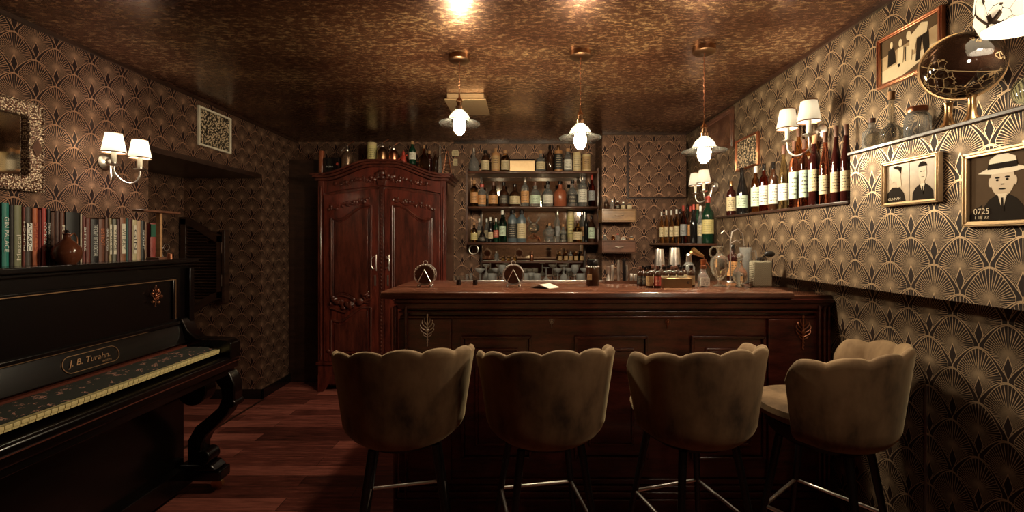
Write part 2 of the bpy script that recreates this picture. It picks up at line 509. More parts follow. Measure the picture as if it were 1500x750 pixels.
# boxed out part of the right wall with its two ledges
mb = MB()
mb.box(XA, XR+0.02, 1.94, 3.28, 1.217, 1.585)
mb.box(XA-0.004, XR+0.02, -1.6, 1.94, 1.217, 1.798)
struct('wall_right_boxing', mb, M['paper_right'])
struct('trim_1', MB().box(XA-0.012, XR, 1.944, 3.29, 1.585, 1.60), M['darkwood'], bevel=0.003)
struct('trim_2', MB().box(XA-0.016, XR, -1.6, 1.944, 1.798, 1.813), M['darkwood'], bevel=0.003)
struct('dark_corner_panel', MB().box(XL+0.002, -1.99, 4.40, YL-0.002, 0.0, 2.24), M['darkwood'])  # dark panel added to make the left back corner read black
# thin dark trims
mb = MB()
mb.box(XL, XL+0.015, -1.6, 4.55, CEIL-0.02, CEIL)
struct('trim_3', mb, M['darkwood'])
struct('trim_4', MB().box(XR-0.015, XR, -1.6, 4.2, CEIL-0.02, CEIL), M['darkwood'])
struct('trim_5', MB().box(-0.72, 0.77, YL-0.015, YL, CEIL-0.02, CEIL).box(0.77, XR, YP-0.015, YP, CEIL-0.02, CEIL), M['darkwood'])
struct('trim_6', MB().box(-3.05, XL+0.004, 2.745, 3.94, 1.985, 2.02).box(-3.05, XL+0.006, 2.745, 2.77, 1.93, 1.985), M['darkwood'])
mb = MB(); mb.box(XL, XL+0.018, 3.922, 4.57, 0, 0.085)
struct('baseboard_left', mb, M['blackgloss'], bevel=0.003)
struct('baseboard_niche', MB().box(-3.05, XL+0.018, 3.922, 3.94, 0, 0.085), M['blackgloss'], bevel=0.003)
struct('baseboard_right', MB().box(XR-0.018, XR, -1.6, 2.2, 0, 0.085), M['blackgloss'], bevel=0.003)
# thin metal strip on the lower right wall
struct('trim_7', MB().box(XR-0.006, XR, 1.703, 1.710, 0.10, 0.86), M['silver'])
# small floor joint strip leaving the niche corner
mb = MB(); mb.prism([(-2.33, 3.93), (-2.31, 3.93), (-2.31, 2.6), (-2.33, 2.6)], 0, 0.003, 'z')
struct('trim_8', mb, M['darkwood'])

# ================================================================ carving helpers
def scatter_carve(mb, pts, r, n, jit, dy=0.006):
    """little leaves and beads along a path in the x-z plane standing off a face"""
    rnd = random.Random(len(pts)*13 + n)
    for i in range(n):
        t = i/(n-1)*(len(pts)-1.001); k = int(t); u = t-k
        p = Vector(pts[k])*(1-u) + Vector(pts[k+1])*u
        s = r*(0.6+0.8*rnd.random())
        mb.ball((p.x+rnd.uniform(-jit, jit), p.y-dy*rnd.random(), p.z+rnd.uniform(-jit, jit)), (s*(0.6+rnd.random()), s*0.6, s*(0.6+rnd.random())), 8, 5)
def applique(mb, cx, y, cz, h):
    """openwork metal palmette: stem, paired curled leaves and beads"""
    mb.tube([(cx, y, cz-h*0.5), (cx, y-0.004, cz-h*0.2), (cx, y-0.004, cz+h*0.45)], h*0.02, 6)
    for s in (-1, 1):
        for k, (zb_, wd_, ht_) in enumerate([(-0.22, 0.13, 0.14), (-0.14, 0.21, 0.22), (-0.04, 0.22, 0.26), (0.06, 0.17, 0.26), (0.16, 0.09, 0.22)]):
            pts = []
            for q in range(8):
                t = q/7
                pts.append((cx + s*h*wd_*math.sin(t*PI*0.62), y-0.003-0.006*math.sin(t*PI), cz + h*(zb_ + ht_*t)))
            mb.tube(pts, [h*0.014*(1.4-0.8*q/7) for q in range(8)], 6)
            for q in (3, 5, 7): mb.ball((pts[q][0], y-0.007, pts[q][2]), h*(0.026-0.002*q), 6, 4)
    mb.ball((cx, y-0.005, cz+h*0.47), (h*0.035, h*0.03, h*0.06), 8, 6)
    mb.ball((cx, y-0.006, cz), (h*0.06, h*0.04, h*0.08), 8, 6)
    for q in range(3): mb.ball((cx, y-0.004, cz-h*(0.3+0.1*q)), h*(0.035-0.006*q), 8, 5)

# ================================================================ BAR COUNTER
YB = 2.26
bar = thing('bar_counter', 'dark mahogany bar counter with raised panels behind the four velvet stools', 'bar counter', (0, 0, 0))
mb = MB(); mb.box(-0.62, 1.575, YB, 2.80, 0.0, 1.11)
mb.build('body', M['bar'], bar)
mb = MB()
mb.prism([(2.18, 1.138), (2.186, 1.160), (2.195, 1.165), (2.84, 1.165), (2.84, 1.125), (2.21, 1.125), (2.19, 1.130)], -0.71, 1.36, 'x')
mb.prism([(2.215, 1.112), (2.222, 1.145), (2.84, 1.145), (2.84, 1.105), (2.225, 1.105)], 1.36, 1.575, 'x')
mb.build('counter_top', M['bartop'], bar, bevel=0.003)
mb = MB()
for (z0, z1, d) in ((1.105, 1.126, 0.055), (1.075, 1.105, 0.035), (1.052, 1.062, 0.028), (1.02, 1.036, 0.018)):
    mb.box(-0.62-d*0.5, 1.575, YB-d, YB, z0, z1)
mb.build('cornice', M['bar'], bar, bevel=0.004)
mb = MB()
for (z0, z1, d) in ((0, 0.11, 0.05), (0.11, 0.14, 0.038), (0.14, 0.165, 0.025), (0.165, 0.195, 0.012)):
    mb.box(-0.62-d*0.5, 1.575, YB-d, YB, z0, z1)
mb.build('plinth', M['bar'], bar, bevel=0.005)
for x0, x1 in ((-0.635, -0.365), (1.262, 1.55)):
    mb = MB()
    mb.box(x0, x1, YB-0.022, YB, 0.19, 1.02)
    mb.build('pilaster', M['bar'], bar, bevel=0.004)
for x in (1.505, 1.53, 1.553, -0.655, -0.60): MB().box(x, x+0.013, YB-0.045, YB, 0.0, 1.09).build('edge_moulding', M['bar'], bar, bevel=0.004)
def frame_rect(mb, x0, x1, z0, z1, wd, y0, y1):
    mb.prism([(x0, z0), (x1, z0), (x1-wd, z0+wd), (x0+wd, z0+wd)], y0, y1, 'y')
    mb.prism([(x0, z1), (x0+wd, z1-wd), (x1-wd, z1-wd), (x1, z1)], y0, y1, 'y')
    mb.prism([(x0, z0), (x0+wd, z0+wd), (x0+wd, z1-wd), (x0, z1)], y0, y1, 'y')
    mb.prism([(x1, z0), (x1, z1), (x1-wd, z1-wd), (x1-wd, z0+wd)], y0, y1, 'y')
for (a_, b_) in ((676, 779), (841, 948), (1011, 1119)):
    x0 = (a_-765)/283; x1 = (b_-765)/283
    mb = MB()
    frame_rect(mb, x0, x1, 0.295, 0.932, 0.016, YB-0.022, YB)
    mb.box(x0+0.016, x1-0.016, YB-0.006, YB, 0.311, 0.916)
    frame_rect(mb, x0+0.072, x1-0.072, 0.365, 0.868, 0.014, YB-0.016, YB-0.004)
    mb.box(x0+0.086, x1-0.086, YB-0.012, YB-0.004, 0.379, 0.854)
    mb.build('raised_panel', M['bar'], bar, bevel=0.003)
for (x_, y_, h_) in ((628, 482, 0.16), (1171, 485, 0.17), (808, 470, 0.062), (977, 472, 0.062)):
    mb = MB(); applique(mb, (x_-765)/283, YB-0.026 if h_ > 0.1 else YB-0.004, 1.42-(y_-353)/283, h_)
    o = mb.build('metal_applique', M['silver'] if x_ < 900 else M['copper'], bar)

# ================================================================ BACK COUNTER, SHELVES, MIRROR
bc = thing('back_counter', 'low dark wooden worktop under the bottle shelves behind the bar', 'counter')
MB().box(-0.68, 0.765, 4.02, YL-0.01, 0.0, 0.99).box(0.765, 1.57, 3.85, YP-0.01, 0.0, 0.99).build('body', M['shelfwood'], bc)
MB().box(-0.69, 0.765, 3.98, YL-0.01, 0.99, 1.025).box(0.765, 1.575, 3.80, YP-0.01, 0.99, 1.025).build('worktop', M['bartop'], bc, bevel=0.003)

sh = thing('bottle_shelf', 'dark wooden back bar shelving with three boards of bottles and a mirror', 'shelf')
SX0, SX1, SY = -0.55, 0.762, 4.30
for zt in (2.11, 1.762, 1.407):
    mb = MB()
    mb.box(SX0+0.01, SX1-0.02, SY, YL-0.02, zt-0.026, zt)
    mb.tube([(SX0+0.01, SY, zt-0.013), (SX1-0.02, SY, zt-0.013)], 0.013, 10)
    mb.build('board', M['shelfwood'], sh, bevel=0.003)
for x in (SX0-0.006, SX1-0.022):
    MB().box(x, x+0.018, SY+0.01, YL-0.005, 1.38, 2.14).build('side_panel', M['shelfwood'], sh, bevel=0.002)
for x in ((703-765)/142, (856-765)/142):
    MB().box(x, x+0.016, YL-0.05, YL-0.02, 1.026, 2.084).build('upright', M['darkwood'], sh, bevel=0.002)
MB().box((704-765)/140, (857-765)/140, YL-0.016, YL-0.008, 1.05, 2.08).build('mirror', M['mirror'], sh)
MB().box(-0.42, 0.62, YL-0.12, YL-0.02, 1.195, 1.212).build('low_ledge', M['shelfwood'], sh, bevel=0.002)
# wallpapered panel hanging on the pier
o = MB().box(1.015, 1.555, YP-0.075, YP-0.035, 1.835, 2.37).build('wallpaper_panel', M['paper_panel'], bevel=0.004)
MB().box(1.005, 1.545, YP-0.036, YP-0.002, 1.822, 2.36).build('shadow_edge_board', M['darkwood'], o)  # added dark board, shows left and below as the panel's shadow edge
tag(o, 'square panel covered in gold fan wallpaper high on the back wall', 'panel')
# small drawer boxes on the pier
def drawer_box(px0, px1, pt, pb, mat, lab):
    k = 640/4.0
    x0 = (px0-765)/k; x1 = (px1-765)/k; z1 = 1.42-(pt-353)/k; z0 = 1.42-(pb-353)/k
    t = thing('wooden_cabinet', lab, 'small cabinet', ((x0+x1)/2, 4.1, z0), group='small drawer boxes on the back wall')
    hw = (x1-x0)/2; h = z1-z0
    MB().box(-hw, hw, -0.10, 0.105, h-0.010, h).box(-hw, hw, -0.10, 0.105, 0, 0.008).box(-hw, -hw+0.008, -0.10, 0.105, 0.008, h-0.01).box(hw-0.008, hw, -0.10, 0.105, 0.008, h-0.01).build('case', mat, t, bevel=0.001)
    d = MB().box(-hw+0.010, hw-0.010, -0.104, 0.06, 0.011, h-0.013).build('drawer', mat, t, bevel=0.003)
    mb = MB(); mb.tube([(-0.035, -0.104, h*0.5), (-0.035, -0.118, h*0.5), (-0.012, -0.124, h*0.46), (0.012, -0.124, h*0.46), (0.035, -0.118, h*0.5), (0.035, -0.104, h*0.5)], 0.0035, 8)
    mb.build('handle', M['silver'], d)
    return z1
ZD1 = drawer_box(882, 932, 306, 325, M['drawerwood'], 'light brown wooden single-drawer box, the upper one on the back wall')
ZD2 = drawer_box(882, 932, 352, 371, M['drawerred'], 'red-brown wooden single-drawer box, the lower one on the back wall')
# corner shelf
o = MB().box(1.22, 1.575, 3.42, 4.20, 1.382, 1.40).build('corner_shelf', M['shelfwood'], bevel=0.003)
tag(o, 'dark wooden corner shelf below the far right sconce', 'shelf')

# ================================================================ ARMOIRE
AX0, AX1, AY = -1.925, -0.715, 4.12
arm = thing('armoire', 'tall carved red mahogany armoire with two arched doors against the back wall', 'armoire')
def arch(x, x0, x1, za, zb):
    """top line: flat shoulders then a low S rise to the middle"""
    t = abs((x-(x0+x1)/2)/((x1-x0)/2))
    u = min(1, max(0, (0.86-t)/0.72)); u = u*u*(3-2*u)
    return za + (zb-za)*u
N = 40
def topline(x0, x1, za, zb): return [(x0+(x1-x0)*i/N, arch(x0+(x1-x0)*i/N, x0, x1, za, zb)) for i in range(N+1)]
mb = MB()
mb.box(AX0, AX1, AY+0.03, YL-0.02, 0.05, 2.03)
mb.build('carcass', M['armoire_dark'], arm)
cx = (AX0+AX1)/2
mb = MB()
tl = topline(AX0, AX1, 1.985, 2.115)
bl = [(AX0+(AX1-AX0)*i/N, 1.86 + 0.075*math.sin(PI*i/N)) for i in range(N+1)]
mb.prism(tl + bl[::-1], AY+0.0, AY+0.05, 'y')
mb.build('frieze', M['armoire'], arm)
mb = MB()
for (za, zb, e, t, dy) in ((2.055, 2.185, 0.055, 0.020, 0.055), (2.035, 2.165, 0.04, 0.022, 0.038), (2.012, 2.142, 0.022, 0.024, 0.02)):
    tp = topline(AX0-e, AX1+e, za, zb); bt = topline(AX0-e, AX1+e, za-t, zb-t)
    mb.prism(tp + bt[::-1], AY-dy, YL-0.03, 'y')
o = mb.build('cornice', M['armoire_dark'], arm, bevel=0.003)
mb = MB(); mb.box(AX0, AX1, AY-0.004, AY+0.04, 0.10, 0.26)
mb.prism([(AX0, 0.16), (AX0, 0.0), (AX0+0.05, 0.0), (AX0+0.10, 0.07), (cx-0.15, 0.10), (cx, 0.07), (cx+0.15, 0.10), (AX1-0.10, 0.07), (AX1-0.05, 0), (AX1, 0), (AX1, 0.16)], AY-0.01, AY+0.05, 'y')
mb.box(AX0-0.015, AX1+0.015, AY-0.02, AY+0.04, 0.255, 0.28)
mb.build('base', M['armoire'], arm, bevel=0.003)
for x0 in (AX0, AX1-0.055):
    mb = MB(); mb.box(x0, x0+0.055, AY-0.004, AY+0.05, 0.28, 1.99)
    mb.tube([(x0+0.028, AY-0.006, 0.30), (x0+0.028, AY-0.006, 1.93)], 0.010, 8)
    mb.build('stile', M['armoire'], arm, bevel=0.006)
# frieze carving: basket of fruit and vines
mb = MB()
scatter_carve(mb, [(cx-0.09, AY-0.01, 2.02), (cx, AY-0.015, 2.045), (cx+0.10, AY-0.01, 2.02)], 0.017, 26, 0.026)
mb.prism([(cx-0.045, 1.995), (cx+0.045, 1.995), (cx+0.03, 1.945), (cx-0.03, 1.945)], AY-0.03, AY, 'y')
for s in (-1, 1):
    scatter_carve(mb, [(cx+s*0.10, AY-0.002, 1.985), (cx+s*0.2, AY-0.002, 2.01), (cx+s*0.32, AY-0.002, 1.965), (cx+s*0.43, AY-0.002, 1.955)], 0.011, 30, 0.016)
    mb.tube([(cx+s*0.07, AY-0.003, 1.97), (cx+s*0.15, AY-0.006, 2.0), (cx+s*0.25, AY-0.006, 1.99), (cx+s*0.36, AY-0.006, 1.945), (cx+s*0.46, AY-0.006, 1.95)], 0.006, 6)
mb.build('carved_crest', M['armoire_dark'], arm)
def door(x0, x1, s):
    """s = +1 when the arch rises towards x1"""
    d_top = lambda t: 1.855 + 0.055*(t*t*(3-2*t))
    def tp(x, off):
        t = (x-x0)/(x1-x0)
        if s < 0: t = 1-t
        return d_top(t) + off
    n = 24
    xs = [x0+(x1-x0)*i/n for i in range(n+1)]
    mb = MB(); mb.prism([(x, tp(x, 0)) for x in xs] + [(x1, 0.285), (x0, 0.285)], AY-0.018, AY+0.02, 'y')
    dr = mb.build('door', M['armoire'], arm, bevel=0.004)
    m = 0.075
    def ptop(x, a, b, z):
        t = (x-a)/(b-a)
        if s < 0: t = 1-t
        return z + 0.115*(t**1.3) - 0.030*math.sin(t*PI*2) 
    a, b = x0+m, x1-m
    xs = [a+(b-a)*i/n for i in range(n+1)]
    def outline(inset, zt, zb, kind):
        A, B = a+inset, b-inset
        top = [(A+(B-A)*i/n, ptop(A+(B-A)*i/n, A, B, zt-inset)) for i in range(n+1)]
        if kind == 'u':
            bot = [(B-(B-A)*i/n, zb+inset+0.03*math.sin(PI*2*i/n)*(-s)) for i in range(n+1)]
        else: bot = [(B, zb+inset), (A, zb+inset)]
        return top + bot
    mb = MB()
    o1 = outline(0, 1.635, 0.88, 'u'); o2 = outline(0.03, 1.635, 0.88, 'u')
    mb.prism(o2, AY-0.026, AY-0.012, 'y')
    mb.tube([(p[0], AY-0.02, p[1]) for p in o1], 0.012, 8, closed=True)
    mb.tube([(p[0], AY-0.022, p[1]) for p in outline(0.018, 1.635, 0.88, 'u')], 0.005, 6, closed=True)
    mb.build('upper_panel', M['armoire_dark'], dr, bevel=0.003)
    mb = MB()
    mb.prism(outline(0.03, 0.68, 0.36, 'l'), AY-0.026, AY-0.012, 'y')
    mb.tube([(p[0], AY-0.02, p[1]) for p in outline(0, 0.68, 0.36, 'l')], 0.012, 8, closed=True)
    mb.build('lower_panel', M['armoire_dark'], dr, bevel=0.003)
    mb = MB()
    xm = (x0+x1)/2; e = x1-0.10 if s > 0 else x0+0.10; f_ = x0+0.05 if s > 0 else x1-0.05
    scatter_carve(mb, [(f_, AY-0.02, 1.72), (xm, AY-0.02, 1.775), (e, AY-0.02, 1.815)], 0.013, 34, 0.020)
    mb.tube([(f_, AY-0.02, 1.70), (xm-s*0.05, AY-0.024, 1.77), (xm+s*0.06, AY-0.024, 1.755), (e, AY-0.022, 1.83)], 0.007, 6)
    scatter_carve(mb, [(f_+s*0.03, AY-0.024, 0.87), (xm, AY-0.03, 0.80), (e, AY-0.026, 0.93)], 0.018, 44, 0.035, 0.014)
    mb.tube([(f_+s*0.02, AY-0.024, 0.79), (xm-s*0.05, AY-0.03, 0.75), (xm+s*0.05, AY-0.03, 0.86), (e, AY-0.024, 0.84)], 0.010, 6)
    scatter_carve(mb, [(f_, AY-0.02, 0.40), (f_+s*0.09, AY-0.02, 0.33)], 0.012, 12, 0.012)
    mb.build('carving', M['armoire_dark'], dr)
    # silver pull and lock plate
    hx = x1-0.035 if s > 0 else x0+0.035
    mb = MB(); mb.box(hx-0.008, hx+0.008, AY-0.022, AY-0.018, 1.00, 1.10)
    mb.tube([(hx-0.012, AY-0.02, 1.275), (hx-0.012, AY-0.05, 1.27), (hx-s*0.026, AY-0.055, 1.25), (hx-s*0.026, AY-0.055, 1.19), (hx-0.012, AY-0.05, 1.165), (hx-0.012, AY-0.02, 1.16)], 0.005, 8)
    mb.tube([(hx+0.012, AY-0.024, 1.29), (hx+0.012, AY-0.03, 1.22), (hx+0.012, AY-0.024, 1.14)], 0.004, 6)
    mb.build('handle', M['silver'], dr)
door(AX0+0.058, cx-0.025, 1)
door(cx+0.025, AX1-0.058, -1)
mb = MB(); mb.box(cx-0.022, cx+0.022, AY-0.026, AY+0.02, 0.285, 1.93)
for q in range(46): mb.ball((cx, AY-0.030, 0.33+q*0.034), (0.011, 0.006, 0.013), 8, 5)
mb.build('centre_strip', M['armoire_dark'], arm, bevel=0.003)

# ================================================================ PIANO
PX = -1.92; PE = 2.52; P0 = 0.86
pi_ = thing('upright_piano', 'black antique upright piano with gilt lines against the left wall', 'piano')
mb = MB(); mb.box(-2.33, PX, P0, PE, 0.86, 1.285); mb.box(-2.33, -1.95, P0, PE, 0.12, 0.86); mb.box(-2.33, -1.90, P0, PE, 0.03, 0.14)
mb.build('case', M['piano'], pi_, bevel=0.004)
mb = MB(); mb.box(-2.345, PX+0.035, P0-0.03, PE+0.03, 1.295, 1.32); mb.box(-2.34, PX+0.018, P0-0.015, PE+0.015, 1.278, 1.295)
mb.build('lid', M['piano'], pi_, bevel=0.005)
mb = MB(); mb.box(PX, PX+0.012, PE-0.13, PE-0.11, 0.99, 1.22); mb.box(PX, PX+0.012, P0+0.1, PE-0.11, 1.205, 1.222); mb.box(PX, PX+0.018, P0, PE, 0.955, 0.975)
mb.box(PX, PX+0.03, PE-0.035, PE, 0.86, 1.27); mb.build('upper_moulding', M['piano'], pi_, bevel=0.004)
mb = MB(); mb.box(PX+0.010, PX+0.0135, P0+0.1, PE-0.116, 1.2065, 1.210); mb.box(PX+0.010, PX+0.0135, PE-0.116, PE-0.1125, 0.99, 1.21); mb.box(PX+0.012, PX+0.0195, P0+0.1, PE-0.3, 0.9555, 0.9575)
mb.build('gilt_line', M['gilt'], pi_)
# candle bracket ornament
mb = MB()
MT = Matrix.Translation((PX+0.012, 2.27, 1.135)) @ Matrix.Rotation(R(90), 4, 'Z')
t2 = MB(); applique(t2, 0, 0, 0, 0.11); mb.add(t2.v, t2.f, True, MT)
for q in range(5): mb.ball((PX+0.02, 2.27+0.03*math.cos(q*1.3), 1.13+0.035*math.sin(q*1.3)), 0.008, 8, 5)
mb.build('metal_ornament', M['copper'], pi_)
# fallboard, curved cheek
mb = MB(); mb.prism([(PX-0.02, 0.97), (PX+0.004, 0.965), (PX+0.02, 0.94), (PX+0.045, 0.85), (PX-0.02, 0.84)], P0+0.03, PE-0.05, 'y', smooth=False)
mb.build('fallboard', M['piano'], pi_, bevel=0.004)
mb = MB(); mb.prism([(PX-0.02, 0.74), (PX-0.02, 1.0), (PX+0.02, 0.985), (PX+0.05, 0.92), (PX+0.10, 0.875), (-1.66, 0.868), (-1.625, 0.85), (-1.622, 0.76), (-1.64, 0.74)], PE-0.085, PE, 'y')
mb.build('cheek', M['piano'], pi_, bevel=0.006)
mb = MB(); mb.box(-1.95, -1.645, P0, PE, 0.695, 0.775); mb.prism([(-1.645, 0.775), (-1.63, 0.765), (-1.632, 0.74), (-1.64, 0.70), (-1.655, 0.695)], P0, PE, 'y'); mb.box(-1.95, -1.66, P0, PE, 0.66, 0.695)
mb.build('key_bed', M['piano'], pi_, bevel=0.004)
MB().box(-1.650, -1.6275, P0, PE, 0.7375, 0.7405).build('gilt_line', M['pianored'], pi_)
MB().box(-1.895, -1.865, P0+0.04, PE-0.09, 0.83, 0.842).build('felt_rail', M['pianored'], pi_)
# white keys
kw = 0.0235
km = MB(); km.box(-1.83, -1.685, 0.0006, kw-0.0012, 0.795, 0.818); km.box(-1.69, -1.681, 0.0006, kw-0.0012, 0.805, 0.818)
k0 = km.build('white_key', M['ivory'], pi_, bevel=0.0012); k0.location.y = 2.43-kw
for i in range(1, 52):
    c = k0.copy(); COL.objects.link(c); c.parent = pi_; c.location.y = 2.43-kw*(i+1)
bm_ = MB(); bm_.prism([(-1.86, 0.818), (-1.742, 0.818), (-1.752, 0.829), (-1.86, 0.829)], -0.0055, 0.0055, 'y')
b0 = None; j = 0
for i in range(51):
    if (i % 7) in (2, 6): continue
    if b0 is None: b0 = bm_.build('black_key', M['blackgloss'], pi_, bevel=0.001); c = b0
    else: c = b0.copy(); COL.objects.link(c); c.parent = pi_
    c.location.y = 2.43-kw*(i+1)
a = NT('dark_embroidered_cloth')
f = a.noise(a.coord('Object', (1, 1, 1)), 34, 2, 0.5); g = a.noise(a.coord(), 160, 2)
fl = a.m('MULTIPLY', a.m('GREATER_THAN', f, 0.60), a.m('GREATER_THAN', g, 0.5))
a.set(Base_Color=a.mix(fl, (0.016, 0.017, 0.012), (0.40, 0.19, 0.14)), Roughness=0.9)
M['runner'] = a.mat
mb = MB(); mb.prism([(-1.862, 0.8305), (-1.745, 0.8305), (-1.730, 0.8205), (-1.704, 0.8187), (-1.704, 0.8212), (-1.728, 0.8235), (-1.744, 0.8335), (-1.862, 0.8335)], P0+0.15, 2.42, 'y')
o = mb.build('keyboard_runner', M['runner']); tag(o, 'long dark embroidered cloth lying over the piano keys', 'keyboard cloth')
# nameplate: gilt ellipse and script
pl = []
yc0, yc1 = px(72, 520, 1).x, 0
Yn0, Yn1 = 1.783, 2.052      # along the piano
XN = PX+0.034
def fall_x(z): return PX+0.021+(0.94-z)*0.278
ym, hl, zc, hr = (1.79+2.045)/2, 0.125, 0.902, 0.034
for i in range(40):
    t = 2*PI*i/40
    yy_ = (hl-hr)*(1 if math.cos(t) > 0 else -1) + hr*math.cos(t); zz = hr*math.sin(t)
    z_ = zc+zz
    pl.append((fall_x(z_)+0.002, ym+yy_, z_))
mb = MB(); mb.tube(pl, 0.0016, 6, closed=True); mb.build('name_border', M['gilt'], pi_)
sl = Vector((-0.268, 0, 0.963))
text_mesh('J. B. Turahn.', 0.036, M['gilt'], (0, 1, 0), sl, (fall_x(zc)+0.0025, ym-0.01, zc+0.003), pi_, shear=0.4, fit=0.185)
text_mesh('WIEN', 0.012, M['gilt'], (0, 1, 0), sl, (fall_x(zc-0.022)+0.0025, ym+0.06, zc-0.021), pi_, fit=0.045)
# scroll legs
def piano_leg(y0, y1):
    cl = [(-1.70, 0.66, 0.045), (-1.665, 0.60, 0.042), (-1.66, 0.53, 0.036), (-1.69, 0.46, 0.033), (-1.75, 0.40, 0.036), (-1.815, 0.345, 0.040), (-1.85, 0.28, 0.042), (-1.85, 0.22, 0.040), (-1.84, 0.16, 0.045)]
    L_, R_ = [], []
    for i, (x, z, wd) in enumerate(cl):
        p = Vector(cl[max(0, i-1)][:2]); q = Vector(cl[min(len(cl)-1, i+1)][:2]); d = (q-p).normalized(); n_ = Vector((-d.y, d.x))
        L_.append((x+n_.x*wd, z+n_.y*wd)); R_.append((x-n_.x*wd, z-n_.y*wd))
    mb = MB(); mb.prism(L_ + R_[::-1], y0, y1, 'y')
    def cyl(x, z, r, a_, b_):
        mb.prism([(x+r*math.cos(2*PI*i/24), z+r*math.sin(2*PI*i/24)) for i in range(24)], a_, b_, 'y')
    cyl(-1.80, 0.195, 0.042, y0-0.008, y1+0.008)
    cyl(-1.865, 0.575, 0.085, y0-0.004, y1+0.004)
    cyl(-1.64, 0.50, 0.022, y0-0.006, y1+0.006)
    lg = mb.build('leg', M['piano'], pi_, bevel=0.006)
    mb = MB(); mb.box(-1.97, -1.70, y0-0.01, y1+0.01, 0.065, 0.125); mb.prism([(-1.95, 0.125), (-1.72, 0.125), (-1.755, 0.16), (-1.93, 0.16)], y0-0.012, y1+0.012, 'y')
    mb.build('foot', M['piano'], lg, bevel=0.010)
    mb = MB(); mb.prism([(-1.745+0.032*math.cos(2*PI*i/16), 0.0325+0.032*math.sin(2*PI*i/16)) for i in range(16)], (y0+y1)/2-0.01, (y0+y1)/2+0.01, 'y')
    mb.build('caster', M['brass'], lg)
piano_leg(PE-0.055, PE+0.02)
piano_leg(P0+0.005, P0+0.10)

# ================================================================ SALOON DOOR IN THE NICHE
sd = thing('door_1', 'dark louvred saloon door leaf with curved ends in the left doorway', 'door', (-2.66, 3.885, 0))
sd['kind'] = 'structure'
n = 16
def sdt(x): t = min(1, max(0, -x/0.36)); return 1.475 + 0.16*(t*t*(3-2*t))
def sdb(x): t = min(1, max(0, -x/0.36)); return 0.905 - 0.15*(t*t*(3-2*t))
xs = [-0.37*i/n for i in range(n+1)]
mb = MB()
mb.prism([(x, sdt(x)) for x in xs] + [(x, sdt(x)-0.07) for x in reversed(xs)], -0.016, 0.016, 'y')
mb.prism([(x, sdb(x)+0.07) for x in xs] + [(x, sdb(x)) for x in reversed(xs)], -0.016, 0.016, 'y')
mb.box(-0.05, 0, -0.016, 0.016, 0.91, 1.47); mb.box(-0.37, -0.32, -0.016, 0.016, 0.78, 1.62)
mb.build('door_frame', M['darkwood'], sd, bevel=0.003)
mb = MB()
for q in range(26):
    z = 0.90+q*0.026
    if z > sdt(-0.32)-0.08: break
    mb.prism([(0.012, z), (-0.012, z+0.020), (-0.012, z+0.025), (0.012, z+0.005)], -0.32, -0.05 if z < 1.38 else -0.14, 'x')
mb.build('louvres', M['darkwood'], sd)
for z in (1.02, 1.31):
    mb = MB(); mb.tube([(0.004, -0.020, z), (0.004, -0.020, z+0.10)], 0.006, 8); mb.build('hinge', M['silver'], sd)
o = MB().box(-2.655, -2.63, 3.86, 3.925, 0.87, 1.52).build('trim_9', M['darkwood'], bevel=0.002); o['kind'] = 'structure'

